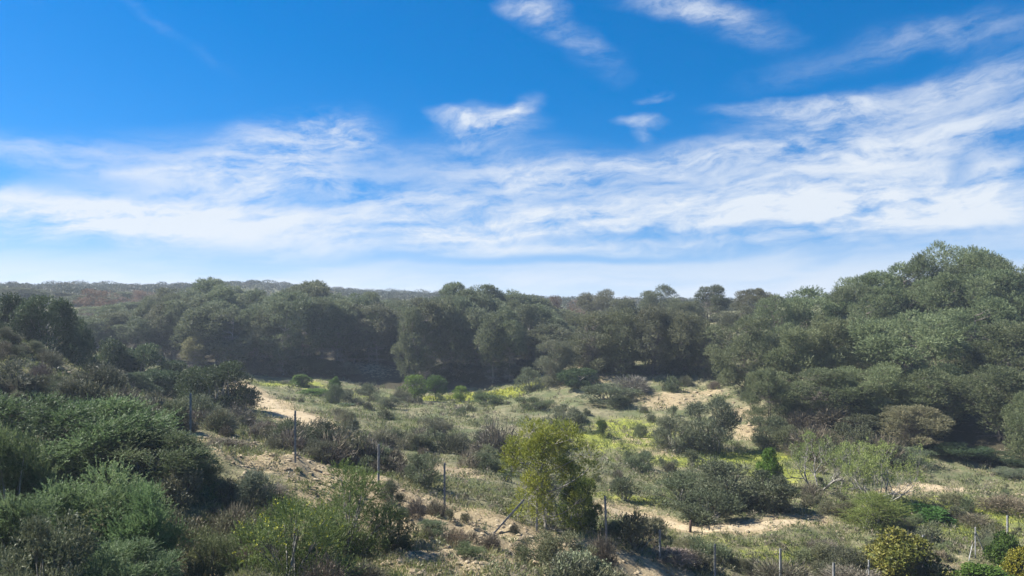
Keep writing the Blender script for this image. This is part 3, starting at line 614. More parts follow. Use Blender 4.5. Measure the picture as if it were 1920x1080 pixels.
# ---- scattered low shrubs: individuals that nothing tells apart share a label
def scatter(n, kinds, boxes, hr, name, label, group, cols, seed, wr=(1.1, 1.7)):
    rng = np.random.default_rng(seed)
    wts = np.array([b[4] for b in boxes], float); wts /= wts.sum()
    last = []
    for i in range(n):
        b = boxes[rng.choice(len(boxes), p=wts)]
        D = 1 / rng.uniform(1 / b[3], 1 / b[2]); px = rng.uniform(b[0], b[1])
        if last and rng.random() < .62:                            # most grow in ragged joined patches
            q = last[rng.integers(len(last))]
            D = q[1] + rng.normal() * 1.1; px = (q[0] + rng.normal() * 1.0) / D * F + CX
        last.append(((px - CX) / F * D, D))
        for _ in range(30):
            sd_, _g, _w = zones(np.array([(px - CX) / F * D] * 3), np.array([D, D + 1.6, D + 3.2]))
            if sd_.max() < .45: break
            D = 1 / rng.uniform(1 / b[3], 1 / b[2]); px = rng.uniform(b[0], b[1])
        h = rng.uniform(*hr) * rng.choice([.7, 1, 1, 1.5], p=[.35, .25, .2, .2])
        k = kinds[rng.integers(len(kinds))]
        c = np.array(cols[rng.integers(len(cols))]) * rng.uniform(.85, 1.15)
        plant(k, px, D, 0, h * rng.uniform(*wr) * F / D, name, label, 'shrub', group, tuple(c), h=h, sink=.04)

scatter(200, ['dry_tussock', 'tussock', 'twiggy', 'greygreen'], [(-40, 330, 33, 48.5, 6), (330, 640, 33, 50, 3), (560, 720, 33, 46, 1)], (.55, 1.15), 'grey_shrub',
        'low grey brown shrub among its like on the left hill slope', 'low shrubs of the left slope', [(.9, .85, .85), (1, .95, .9), (.85, .92, .8), (.75, .72, .78)], 21)
scatter(165, ['tussock', 'tussock', 'greygreen', 'dry_tussock', 'twiggy'], [(470, 900, 60, 100, 5), (600, 1010, 44, 62, 3), (1000, 1430, 46, 80, 4), (1150, 1420, 72, 90, 2)], (.5, 1.25), 'tussock_shrub',
        'low grey green shrub dotting the open valley floor', 'low shrubs of the open valley floor', [(1, 1, .9), (.9, 1, .8), (.8, .9, .75), (1.05, 1, 1)], 22)
scatter(95, ['dry_tussock', 'tussock', 'tussock', 'greygreen'], [(1140, 1500, 33.5, 42, 2), (1450, 1930, 34.5, 48, 3), (1500, 1900, 46, 56, 1)], (.45, .95), 'dry_shrub',
        'low dry shrub on the green flat at lower right', 'low shrubs of the lower right flat', [(1, .92, .85), (.9, 1, .8), (.85, .8, .78), (1.1, 1, .9)], 23)
scatter(85, ['dry_tussock', 'tussock', 'tussock', 'twiggy'], [(320, 900, 20, 31, 3), (800, 1180, 22, 33, 3)], (.3, .7), 'small_shrub',
        'small dry shrub on the stony slope near the camera', 'small shrubs of the near stony slope', [(1, .92, .85), (.8, .85, .7), (.85, .8, .78)], 24)

# ------------------------------------------------------------------ ground
def axis(lo, hi, fine_lo, fine_hi, step, g):
    a = list(np.arange(fine_lo, fine_hi, step))
    s, v = step, fine_hi
    while v < hi: a.append(v); s *= g; v += s
    a.append(hi)
    s, v = step, fine_lo
    while v > lo: s *= g; v -= s; a.insert(0, max(v, lo))
    return np.array(a)

def build_ground():
    xs = axis(-900, 900, -34, 40, .22, 1.07); ys = axis(-300, 900, 12, 72, .22, 1.025)
    X, Y = np.meshgrid(xs, ys)
    Z = gh(X, Y)
    nx, ny = len(xs), len(ys)
    V = np.stack([X.ravel(), Y.ravel(), Z.ravel()], 1)
    i = np.arange(nx * ny).reshape(ny, nx)
    Fc = np.stack([i[:-1, :-1].ravel(), i[:-1, 1:].ravel(), i[1:, 1:].ravel(), i[1:, :-1].ravel()], 1)
    s, g, w = zones(X.ravel(), Y.ravel())
    m, nt, N, L = newmat('hillside_soil')
    def A(n):
        q = N.new('ShaderNodeAttribute'); q.attribute_name = n; return q.outputs['Fac']
    tc = N.new('ShaderNodeTexCoord')
    def noise(sc, det=5, rough=.6):
        q = N.new('ShaderNodeTexNoise'); q.inputs['Scale'].default_value = sc; q.inputs['Detail'].default_value = det; q.inputs['Roughness'].default_value = rough
        L.new(tc.outputs['Object'], q.inputs['Vector']); return q.outputs['Fac']
    def ramp(src, stops):
        r = N.new('ShaderNodeValToRGB')
        while len(r.color_ramp.elements) < len(stops): r.color_ramp.elements.new(.5)
        for e, (p, c) in zip(r.color_ramp.elements, stops): e.position, e.color = p, (*c, 1)
        L.new(src, r.inputs['Fac']); return r.outputs['Color']
    def math_(op, a, b, c=None):
        q = N.new('ShaderNodeMath'); q.operation = op
        for k, v_ in enumerate((a, b, c)):
            if v_ is None: continue
            if isinstance(v_, (int, float)): q.inputs[k].default_value = v_
            else: L.new(v_, q.inputs[k])
        return q.outputs[0]
    def mix(f, a, b):
        q = N.new('ShaderNodeMix'); q.data_type = 'RGBA'
        if isinstance(f, (int, float)): q.inputs['Factor'].default_value = f
        else: L.new(f, q.inputs['Factor'])
        L.new(a, q.inputs['A']); L.new(b, q.inputs['B']); return q.outputs['Result']
    def sstep(v_, a, b):
        q = N.new('ShaderNodeMapRange'); q.interpolation_type = 'SMOOTHSTEP'; q.inputs['From Min'].default_value = a; q.inputs['From Max'].default_value = b
        L.new(v_, q.inputs['Value']); return q.outputs['Result']
    n1, n2, n3 = noise(.35), noise(2.2), noise(9, 6, .7)
    dry = ramp(n2, [(.3, (.12, .112, .062)), (.5, (.20, .185, .108)), (.7, (.30, .265, .165))])
    scrub = ramp(n3, [(.3, (.065, .078, .038)), (.55, (.125, .140, .068)), (.75, (.20, .20, .112))])
    base = mix(sstep(math_('ADD', n1, math_('MULTIPLY', math_('SUBTRACT', n2, .5), .6)), .42, .60), dry, scrub)
    soil = ramp(math_('ADD', math_('MULTIPLY', n3, .6), math_('MULTIPLY', n2, .4)), [(.32, (.16, .115, .065)), (.48, (.29, .23, .138)), (.66, (.42, .345, .22))])
    lush = ramp(n2, [(.3, (.12, .15, .03)), (.55, (.23, .25, .05)), (.75, (.34, .34, .06))])
    shaded_litter = ramp(n3, [(.3, (.035, .033, .02)), (.7, (.085, .075, .047))])  # pine litter, its colour darkened further to stand for tree shade
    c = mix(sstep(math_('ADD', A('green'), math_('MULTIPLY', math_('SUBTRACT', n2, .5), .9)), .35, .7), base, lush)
    c = mix(sstep(math_('ADD', A('wood'), math_('MULTIPLY', math_('SUBTRACT', n2, .5), .5)), .4, .7), c, shaded_litter)
    c = mix(sstep(math_('ADD', A('sand'), math_('MULTIPLY', math_('SUBTRACT', math_('ADD', n2, math_('MULTIPLY', math_('SUBTRACT', n3, .5), .7)), .5), 1.1)), .34, .56), c, soil)
    bp = N.new('ShaderNodeBump'); bp.inputs['Strength'].default_value = .9; bp.inputs['Distance'].default_value = .12
    L.new(math_('ADD', n3, math_('MULTIPLY', n2, .8)), bp.inputs['Height'])
    pb = N.new('ShaderNodeBsdfPrincipled'); pb.inputs['Roughness'].default_value = .95; pb.inputs['Specular IOR Level'].default_value = .1
    L.new(c, pb.inputs['Base Color']); L.new(bp.outputs[0], pb.inputs['Normal'])
    o = N.new('ShaderNodeOutputMaterial'); L.new(pb.outputs[0], o.inputs['Surface'])
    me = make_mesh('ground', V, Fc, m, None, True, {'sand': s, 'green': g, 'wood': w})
    ob = bpy.data.objects.new('ground', me); COL.objects.link(ob); ob['kind'] = 'structure'
    return m

ground_mat = build_ground()

def sand_material():
    m, nt, N, L = newmat('sandy_track')
    tc = N.new('ShaderNodeTexCoord'); n = N.new('ShaderNodeTexNoise'); n.inputs['Scale'].default_value = 3; n.inputs['Detail'].default_value = 7; n.inputs['Roughness'].default_value = .7
    L.new(tc.outputs['Object'], n.inputs['Vector'])
    r = N.new('ShaderNodeValToRGB'); r.color_ramp.elements[0].position = .3; r.color_ramp.elements[1].position = .68
    r.color_ramp.elements[0].color = (.28, .21, .125, 1); r.color_ramp.elements[1].color = (.44, .365, .24, 1)
    L.new(n.outputs['Fac'], r.inputs['Fac'])
    bp = N.new('ShaderNodeBump'); bp.inputs['Strength'].default_value = .6; bp.inputs['Distance'].default_value = .08; L.new(n.outputs['Fac'], bp.inputs['Height'])
    pb = N.new('ShaderNodeBsdfPrincipled'); pb.inputs['Roughness'].default_value = .95; pb.inputs['Specular IOR Level'].default_value = .1
    L.new(r.outputs['Color'], pb.inputs['Base Color']); L.new(bp.outputs[0], pb.inputs['Normal'])
    o = N.new('ShaderNodeOutputMaterial'); L.new(pb.outputs[0], o.inputs['Surface'])
    return m
SAND = sand_material()

def track(name, pts, width, seed):
    pts = np.array(pts, float)
    t = np.linspace(0, len(pts) - 1, (len(pts) - 1) * 30 + 1)
    c = np.stack([np.interp(t, np.arange(len(pts)), pts[:, k]) for k in (0, 1)], 1)
    ker = np.ones(25) / 25
    for k in (0, 1):
        pad = np.pad(c[:, k], 12, mode='edge'); c[:, k] = np.convolve(pad, ker, 'valid')
    tg = unit(np.gradient(c, axis=0)); nrm = np.stack([-tg[:, 1], tg[:, 0]], 1)
    n, cols = len(c), 7
    u = np.linspace(-1, 1, cols)
    wl = width * (1 + .7 * fbm(t / 2 + seed, t * 0 + seed, 5)); wr = width * (1 + .7 * fbm(t / 2 + seed + 50, t * 0, 6))
    wl *= np.clip(np.minimum(t, t[-1] - t) * 2.5 + .05, 0, 1); wr *= np.clip(np.minimum(t, t[-1] - t) * 2.5 + .05, 0, 1)
    V = []
    for j in range(cols):
        w = np.where(u[j] < 0, wl, wr) * u[j] * .5
        q = c + nrm * w[:, None]
        V.append(np.stack([q[:, 0], q[:, 1], gh(q[:, 0], q[:, 1]) + .045 - .05 * abs(u[j]) ** 3], 1))
    V = np.stack(V, 1)
    i = np.arange(n * cols).reshape(n, cols)
    Fc = np.stack([i[:-1, :-1].ravel(), i[:-1, 1:].ravel(), i[1:, 1:].ravel(), i[1:, :-1].ravel()], 1)
    ob = bpy.data.objects.new(name, make_mesh(name, V.reshape(-1, 3), Fc, SAND, None, True)); COL.objects.link(ob); ob['kind'] = 'structure'
track('sandy_track', TRACK, 3.2, 1)
track('sandy_path', TRACK2, .9, 2)
track('sandy_path', TRACK3, 1.0, 3)

# ------------------------------------------------------------------ ground cover that nobody could count
def stuff(name, mesh, label, c):
    ob = bpy.data.objects.new(name, mesh); COL.objects.link(ob); ob['kind'] = 'stuff'; ob['label'] = label; ob['category'] = c
    return ob

def grass():
    rng = np.random.default_rng(77)
    n = 62000
    D = 1 / rng.uniform(1 / 112, 1 / 15, n); px = rng.uniform(-120, 2040, n)
    x, y = (px - CX) / F * D, D
    s, g, w = zones(x, y)
    pat = fbm(x / 3.0, y / 3.0, 41, 3)
    keep = (rng.random(n) > s * .98) & (w < .5) & ((pat > -.28) | (g > .4))
    x, y, D, g, pat = x[keep], y[keep], D[keep], g[keep], pat[keep]
    n = len(x); z = gh(x, y)
    nb = 9
    h = rng.uniform(.10, .30, n) * (1 + .5 * (D > 60)) * (1 + .5 * g)
    P = np.stack([x, y, z - .02], 1)[:, None] + rng.normal(size=(n, nb, 3)) * np.array([.16, .16, 0]) * np.clip(D / 35, .7, 2)[:, None, None]
    d = unit(rng.normal(size=(n, nb, 3)) * np.array([.55, .55, .2]) + np.array([0, 0, 1]))
    d[..., 2] = np.abs(d[..., 2])
    green = np.clip(.48 - g * .45 - pat * .55 + rng.normal(size=n) * .14, 0, 1)
    t = np.clip(green[:, None] + rng.normal(size=(n, nb)) * .09, 0, 1)
    W = (.010 + .00042 * D)[:, None] * rng.uniform(.7, 1.4, (n, nb))
    V, Fc, T = leaves(P.reshape(-1, 3), d.reshape(-1, 3), (h[:, None] * rng.uniform(.6, 1.3, (n, nb))).ravel(), W.ravel(), t.ravel(), rng, .8)
    stuff('grass', make_mesh('grass', V, Fc, M['grass'], T), 'dry and green grass tufts covering the open slopes', 'grass')
    # yellow flowers in the field
    n = 26000
    D = np.concatenate([1 / rng.uniform(1 / 105, 1 / 36, n), rng.uniform(90, 105, 7000)]); px = np.concatenate([rng.uniform(450, 1900, n), rng.uniform(760, 1040, 7000)]); x = (px - CX) / F * D; n = len(D)
    s, g, w = zones(x, D)
    keep = (g > .62 + rng.random(n) * .5 + .32 * (D < 75)) & (w < .5)
    x, D = x[keep], D[keep]; n = len(x)
    P = np.stack([x, D, gh(x, D) + rng.uniform(.15, .42, n)], 1)
    V, Fc, T = leaves(P, unit(rng.normal(size=(n, 3)) + np.array([0, 0, .6])), rng.uniform(.08, .2, n), rng.uniform(.06, .12, n), rng.random(n), rng)
    stuff('yellow_flowers', make_mesh('yellow_flowers', V, Fc, M['flower'], T), 'yellow wild flowers spread through the valley grass', 'flowers')
grass()

def herbs():
    rng = np.random.default_rng(177)
    n = 16000
    D = 1 / rng.uniform(1 / 108, 1 / 16, n); px = rng.uniform(-100, 2020, n); x = (px - CX) / F * D
    s, g, w = zones(x, D)
    pat = fbm(x / 4.0, D / 4.0, 141, 3)
    keep = (rng.random(n) > s * .97) & (w < .6) & (pat > -.35 + .3 * g)
    x, D, pat = x[keep], D[keep], pat[keep]; n = len(x); z = gh(x, D)
    k = 30
    h = rng.uniform(.12, .44, n) * np.clip(D / 45, .8, 1.4); w_ = h * rng.uniform(1.2, 2.2, n)
    d = unit(rng.normal(size=(n, k, 3)) + np.array([0, 0, .5])); d[..., 2] = np.abs(d[..., 2])
    P = np.stack([x, D, z], 1)[:, None] + d * (rng.random((n, k, 1)) ** .5) * np.stack([w_ / 2, w_ / 2, h], 1)[:, None]
    dd = unit(d + rng.normal(size=d.shape) * .5 + np.array([0, 0, .4]))
    L = (.05 + .0016 * D)[:, None] * rng.uniform(.7, 1.5, (n, k))
    t = np.clip(rng.random(n)[:, None] * .75 + rng.random((n, k)) * .3, 0, 1)
    V, Fc, T = leaves(P.reshape(-1, 3), dd.reshape(-1, 3), L.ravel(), (L * .34).ravel(), t.ravel(), rng, 0, d.reshape(-1, 3), .7)
    mat = leaf_mat('low_herbs', [(0, (.075, .095, .03)), (.35, (.13, .15, .065)), (.6, (.19, .19, .115)), (.8, (.20, .17, .125)), (1, (.32, .28, .20))], .25)
    stuff('low_herbs', make_mesh('low_herbs', V, Fc, mat, T), 'low grey green and brown herbs carpeting the open ground', 'herbs')
herbs()

def rock_mesh(seed):
    rng = np.random.default_rng(seed)
    import bmesh
    bm = bmesh.new(); bmesh.ops.create_icosphere(bm, subdivisions=2, radius=.5)
    V = np.array([v.co for v in bm.verts]); Fc = np.array([[v.index for v in f.verts] for f in bm.faces]); bm.free()
    for k in range(9):                                             # shear facets off like broken limestone
        nrm = unit(rng.normal(size=3)); dd = rng.uniform(.26, .42)
        e = V @ nrm - dd
        V = V - np.where(e > 0, e, 0)[:, None] * nrm
    V += rng.normal(size=V.shape) * .016
    return V * np.array([1.25, .95, .7]), Fc
def stones():
    rng = np.random.default_rng(91)
    protos = [rock_mesh(i) for i in range(6)]
    pm = [make_mesh('rock', V, Fc, M['rock']) for V, Fc in protos]
    segs = [CREST, CREST2, [wxy(1230, 80), wxy(1330, 82), wxy(1400, 70)]]
    labs = ['pale limestone rock lying on the fence crest', 'pale limestone rock in the eroded bank at the bottom edge', 'pale rock on the bare soil below the middle pines']
    grp = ['rocks of the fence crest', 'rocks of the eroded bank', 'rocks of the bare soil bank']
    for k, (pts, n, sp, sz) in enumerate(((segs[0], 46, 1.1, (.12, .42)), (segs[1], 30, 1.3, (.12, .40)), (segs[2], 24, 2.5, (.3, .75)))):
        for i in range(n):
            j = rng.integers(len(pts) - 1); t = rng.random()
            q = np.array(pts[j]) * (1 - t) + np.array(pts[j + 1]) * t + rng.normal(size=2) * sp
            o = bpy.data.objects.new('rock', pm[rng.integers(6)]); COL.objects.link(o)
            s = rng.uniform(*sz)
            o.location = (q[0], q[1], g1(*q) - s * .06); o.scale = (s * rng.uniform(.8, 1.3), s, s * rng.uniform(.6, 1)); o.rotation_euler = (rng.normal() * .25, rng.normal() * .25, rng.random() * 6.28)
            o['label'] = labs[k]; o['category'] = 'rock'; o['group'] = grp[k]
    n = 7000
    D = 1 / rng.uniform(1 / 85, 1 / 17, n); px = rng.uniform(0, 1900, n); x = (px - CX) / F * D
    s, g, w = zones(x, D)
    keep = rng.random(n) < s * 1.1
    x, D = x[keep], D[keep]; n = len(x); z = gh(x, D)
    Vs, Fs, o = [], [], 0
    import bmesh
    ico = []
    for k in range(5):
        bm = bmesh.new(); bmesh.ops.create_icosphere(bm, subdivisions=1, radius=.5)
        V = np.array([v.co for v in bm.verts]); Fc = np.array([[v.index for v in f.verts] for f in bm.faces]); bm.free()
        ico.append((V * rng.uniform(.7, 1.25, V.shape) * np.array([1.2, 1, .7]), Fc))
    for i in range(n):
        V, Fc = ico[rng.integers(5)]; a = rng.random() * 6.28
        c, s_ = math.cos(a), math.sin(a)
        q = V @ np.array([[c, s_, 0], [-s_, c, 0], [0, 0, 1]]) * (rng.uniform(.04, .16) * (1 + D[i] / 60))
        Vs.append(q + np.array([x[i], D[i], z[i] + .01])); Fs.append(Fc + o); o += len(V)
    stuff('gravel', make_mesh('gravel', np.concatenate(Vs), np.concatenate(Fs), M['rock']), 'loose pale stones littering the bare soil', 'stones')
stones()

# ------------------------------------------------------------------ far plateau wood: one mass
def far_wood():
    rng = np.random.default_rng(61)
    P_, D_, T_ = [], [], []
    n = 1250
    px = rng.uniform(-260, 2200, n); D = rng.uniform(185, 420, n)
    x = (px - CX) / F * D; z = gh(x, D)
    for i in range(n):
        h = rng.uniform(1.3, 2.6) * (1.3 if rng.random() < .12 else 1); w = rng.uniform(5, 12)
        k = 460
        d = unit(rng.normal(size=(k, 3)) + np.array([0, 0, .4])); d[:, 2] = np.abs(d[:, 2])
        r = rng.uniform(.7, 1.05, k)
        P_.append(np.array([x[i], D[i], z[i]]) + d * r[:, None] * np.array([w / 2, w / 2, h])); D_.append(unit(d + rng.normal(size=(k, 3)) * .6))
        T_.append(np.clip(rng.random() * .38 + (.35 if rng.random() < .22 else 0) + rng.random(k) * .18, 0, 1))
    P, Dv, T = np.concatenate(P_), np.concatenate(D_), np.concatenate(T_)
    V, Fc, t = leaves(P, Dv, rng.uniform(.3, .6, len(P)), .28, T, rng)
    mat = leaf_mat('far_scrub', [(0, (.06, .075, .035)), (.5, (.105, .11, .06)), (.8, (.17, .14, .09)), (1, (.22, .16, .11))], .2)
    stuff('far_wood', make_mesh('far_wood', V, Fc, mat, t), 'low scrub wood covering the far plateau', 'wood')
far_wood()

# ------------------------------------------------------------------ fence posts
def box(lo, hi):
    a, b = np.array(lo, float), np.array(hi, float)
    V = np.array([[(a, b)[i][0], (a, b)[j][1], (a, b)[k][2]] for i in (0, 1) for j in (0, 1) for k in (0, 1)])
    Fc = np.array([(0, 1, 3, 2), (4, 6, 7, 5), (0, 4, 5, 1), (2, 3, 7, 6), (0, 2, 6, 4), (1, 5, 7, 3)])
    return V, Fc, np.full(6, .5)

def angle_iron(h, w=.075, t=.011):
    V = np.array([(0, 0), (w, 0), (w, t), (t, t), (t, w), (0, w)], float) - np.array([w * .3, w * .3])
    n = 6
    top = np.concatenate([np.c_[V, np.full(n, -.4)], np.c_[V, np.full(n, h)]])
    Fs = [(i, (i + 1) % n, (i + 1) % n + n, i + n) for i in range(n)] + [(6, 7, 8, 9), (6, 9, 10, 11)]
    parts = [(top, np.array(Fs), np.full(len(Fs), .5))]
    for z in np.linspace(.3, h - .1, 5):                           # wire clips
        parts.append(box((-.035, -.045, z), (-.024, .02, z + .03)))
    return cat(parts)
ANGLE = make_mesh('fence_post', *angle_iron(1.0)[:2], M['steel'])
ORD = ['first from the left', 'second from the left', 'third from the left', 'fourth from the left']
FP = [(357, 737, 31.4, 'grey steel fence post furthest left, by the feathery thicket', 0), (553, 770, 32, 'grey steel fence post left of the sandy track, second of the line', 0), (709, 833, 32, 'grey steel fence post between the drooping shrub and the olive shrub', 0.01),
      (833, 868, 32, 'grey steel fence post standing on the rocky crest left of the young pine', 0), (1137, 930, 33, 'grey steel fence post right of the young pine where the crest ends', -.03), (1237, 993, 33.4, 'grey steel fence post half hidden in dry shrubs, first right of the crest', 0),
      (1340, 1020, 33, 'grey steel fence post at the bottom edge in front of the dark thicket', 0), (1463, 1028, 33.5, 'grey steel fence post at the bottom edge below the fig trees', 0), (1563, 1055, 33, 'short showing fence post at the bottom edge left of the pale braced one', 0),
      (1006, 935, 33.6, 'thin grey fence post hidden beside the young pine trunk', 0), (1731, 1003, 36.5, 'thin grey fence post behind the yellow leaved bush', 0), (1889, 966, 42, 'pale grey post at far right beside brown dry shrub', 0)]
for px, yt, D, lab, tilt in FP:
    x = (px - CX) / F * D; z = g1(x, D); h = max(.9, -(yt - HY) / F * D - z)
    o = bpy.data.objects.new('fence_post', ANGLE); COL.objects.link(o)
    o.location = (x, D, z); o.scale = (1, 1, h); o.rotation_euler = (0, tilt, random.uniform(-.2, .3))
    o['label'] = lab; o['category'] = 'post'; o['group'] = 'steel fence posts along the crest'
# toppled post
a = np.array(at(926, 988, 31.2)); b = np.array(at(980, 940, 31.6)); a[2] = g1(a[0], a[1])
b[2] = max(b[2], g1(b[0], b[1]) + .5)
d = b - a; ln = float(np.linalg.norm(d))
o = bpy.data.objects.new('fence_post', ANGLE); COL.objects.link(o)
o.location = a; o.scale = (1, 1, ln * 1.05)
from mathutils import Vector
o.rotation_mode = 'QUATERNION'; o.rotation_quaternion = Vector(d).to_track_quat('Z', 'Y')
o['label'] = 'steel fence post leaning over at a slant left of the young pine'; o['category'] = 'post'; o['group'] = 'steel fence posts along the crest'

def braced(px, yt, D, name, lab, feet):
    x = (px - CX) / F * D; z = g1(x, D); h = -(yt - HY) / F * D - z
    e = bpy.data.objects.new(name, None); COL.objects.link(e); e.location = (x, D, z); e['label'] = lab; e['category'] = 'fence post'
    pm = tube([(0, 0, -.3), (0, 0, h * .5), (0, 0, h)], .03, 8); cap = tube([(0, 0, h), (0, 0, h + .02), (0, 0, h + .05)], [.036, .036, .005], 8)
    V, Fc, T = cat([pm, cap])
    def part(n, g):
        c = bpy.data.objects.new(n, make_mesh(n, g[0], g[1], M['galv'], g[2], True)); COL.objects.link(c); c.parent = e
    part('post', (V, Fc, T))
    for fx, fy in feet:
        fz = g1(x + fx, D + fy) - z
        part('brace', tube([(fx, fy, fz - .15), (fx * .5, fy * .5, (fz + h * .82) / 2), (fx * .05, fy * .05, h * .82)], .024, 8))
    part('clamp', tube([(0, 0, h * .80), (0, 0, h * .83), (0, 0, h * .86)], .046, 8))
M['galv'] = bark_mat('galvanised_steel', (.22, .22, .215), (.36, .36, .35), 10)
braced(1829, 990, 38.0, 'corner_post', 'pale galvanised corner post with slanting braces at lower right', [(-.55, -.35), (.75, .25)])
braced(1629, 1052, 33.5, 'corner_post', 'pale galvanised post with one brace at the bottom edge', [(-.55, -.2)])
# short brown timber post
x, y, _ = at(1294, 1000, 41); z = g1(x, y)
V, Fc, T = tube([(0, 0, -.3), (0, 0, .3), (0, 0, .58), (0, 0, .62)], [.075, .07, .068, .02], 9)
o = bpy.data.objects.new('timber_post', make_mesh('timber_post', V, Fc, M['wood'], T, True)); COL.objects.link(o); o.location = (x, y, z); o.rotation_euler = (.03, .05, 0)
o['label'] = 'short brown timber post beside the pale path'; o['category'] = 'post'

# ------------------------------------------------------------------ sky, sun, camera
SUN_EL, SUN_AZ = 46.0, -80.0                  # degrees; azimuth from the view direction, negative to the left
w = bpy.data.worlds.new('World'); SC.world = w; w.use_nodes = True
nt = w.node_tree; N, L = nt.nodes, nt.links
for n in list(N): N.remove(n)
sky = N.new('ShaderNodeTexSky'); sky.sky_type = 'NISHITA'; sky.sun_disc = False
sky.sun_elevation = math.radians(SUN_EL); sky.sun_rotation = math.radians(SUN_AZ); sky.air_density = 1.0; sky.dust_density = .35; sky.ozone_density = 5.0; sky.altitude = 100
tc = N.new('ShaderNodeTexCoord')
def vm(op, a, b=None, out='Vector'):
    q = N.new('ShaderNodeVectorMath'); q.operation = op
    for k, v_ in enumerate((a, b)):
        if v_ is None: continue
        if isinstance(v_, (tuple, list)): q.inputs[k].default_value = v_
        else: L.new(v_, q.inputs[k])
    return q.outputs[out]
def ma(op, a, b=None, c=None, clamp=False):
    q = N.new('ShaderNodeMath'); q.operation = op; q.use_clamp = clamp
    for k, v_ in enumerate((a, b, c)):
        if v_ is None: continue
        if isinstance(v_, (int, float)): q.inputs[k].default_value = v_
        else: L.new(v_, q.inputs[k])
    return q.outputs[0]
def smooth(v_, a, b, lo=0., hi=1.):
    q = N.new('ShaderNodeMapRange'); q.interpolation_type = 'SMOOTHSTEP'
    for nme, val in (('From Min', a), ('From Max', b), ('To Min', lo), ('To Max', hi)): q.inputs[nme].default_value = val
    L.new(v_, q.inputs['Value']); return q.outputs['Result']
L.new(vm('NORMALIZE', vm('ADD', tc.outputs['Generated'], (0, 0, .11))), sky.inputs['Vector'])
sep = N.new('ShaderNodeSeparateXYZ'); L.new(tc.outputs['Generated'], sep.inputs[0])
az = ma('ARCTAN2', sep.outputs['X'], sep.outputs['Y'])
el = ma('ARCSINE', sep.outputs['Z'])
cmb = N.new('ShaderNodeCombineXYZ'); L.new(az, cmb.inputs['X']); L.new(el, cmb.inputs['Y'])
P0 = cmb.outputs[0]                            # sky coordinates: azimuth and elevation in radians
def snoise(vec, scale, detail=5, rough=.55, dist=0., col=False):
    q = N.new('ShaderNodeTexNoise'); q.inputs['Scale'].default_value = scale; q.inputs['Detail'].default_value = detail
    q.inputs['Roughness'].default_value = rough; q.inputs['Distortion'].default_value = dist
    L.new(vec, q.inputs['Vector']); return q.outputs['Color' if col else 'Fac']
def vscale(vec, s): return vm('MULTIPLY', vec, s)
wa = vm('MULTIPLY', vm('SUBTRACT', snoise(vscale(P0, (1, 2.2, 1)), 4.0, 3, .5, col=True), (.5, .5, .5)), (.12, .055, 0))
P1 = vm('ADD', P0, wa)
wb = vm('MULTIPLY', vm('SUBTRACT', snoise(vscale(P0, (1, 1.6, 1)), 13, 4, .6, col=True), (.5, .5, .5)), (.045, .026, 0))
P2 = vm('ADD', P1, wb)
def turned(vec, deg, scale):
    mp = N.new('ShaderNodeMapping'); mp.inputs['Rotation'].default_value = (0, 0, math.radians(-deg)); mp.inputs['Scale'].default_value = scale
    q = N.new('ShaderNodeMapping'); q.inputs['Rotation'].default_value = (0, 0, math.radians(-deg)); L.new(vec, q.inputs['Vector'])
    m2 = vm('MULTIPLY', q.outputs[0], scale); N.remove(mp); return m2
fibre = snoise(turned(P2, 8, (1.0, 4.2, 1)), 6.5, 9, .64)          # long strands drawn out by the wind
fine = snoise(turned(P2, 4, (1.0, 2.6, 1)), 26, 8, .68)
soft = snoise(turned(P1, 3, (1, 6.5, 1)), 3.6, 5, .52)
def pix(px, py):
    u, v_ = (px - CX) / F, (HY - py) / F
    return math.atan(u), math.atan(v_ / math.sqrt(1 + u * u))
def blob(px, py, sx, sy, ang, amp, warp=None):
    a_, e_ = pix(px, py)
    mp = N.new('ShaderNodeMapping'); mp.vector_type = 'TEXTURE'
    mp.inputs['Location'].default_value = (a_, e_, 0); mp.inputs['Rotation'].default_value = (0, 0, math.radians(ang)); mp.inputs['Scale'].default_value = (sx / F, sy / F, 1)
    L.new(P2 if warp is None else warp, mp.inputs['Vector'])
    return smooth(vm('LENGTH', mp.outputs[0], None, 'Value'), 1.0, .1, 0., amp)
def total(bs):
    t = bs[0]
    for b in bs[1:]: t = ma('ADD', t, b)
    return t
wisps = total([blob(545, 265, 200, 70, 10, .85), blob(480, 345, 270, 70, 0, .9), blob(640, 250, 110, 45, -18, .5), blob(915, 240, 130, 45, 6, .85), blob(960, 215, 70, 28, 30, .6), blob(850, 225, 90, 18, -8, .5),
               blob(1190, 224, 70, 15, 0, .55), blob(1192, 246, 22, 28, 70, .3), blob(1228, 178, 55, 14, 3, .45), blob(1000, 12, 95, 26, -10, .6), blob(1050, 48, 150, 40, -22, .26), blob(1120, 100, 90, 50, -40, .14), blob(1290, 6, 190, 30, -8, .7), blob(1390, 45, 150, 40, -18, .32),
               blob(1500, 195, 190, 24, -2, .75), blob(1750, 170, 280, 50, 8, .75), blob(1500, 225, 200, 25, 0, .45), blob(1790, 60, 200, 45, -5, .28), blob(1600, 100, 250, 40, 10, .15),
               blob(1250, 300, 420, 45, 5, .8), blob(1700, 260, 420, 60, 5, .7), blob(1000, 345, 160, 60, 0, .7), blob(780, 385, 180, 45, 0, .85), blob(1180, 400, 230, 45, 6, .85), blob(1340, 370, 140, 45, 10, .6), blob(1640, 350, 260, 50, 4, .85),
               blob(1840, 370, 110, 60, 40, .7), blob(320, 50, 170, 16, -28, .09), blob(100, 290, 250, 25, 4, .30)])
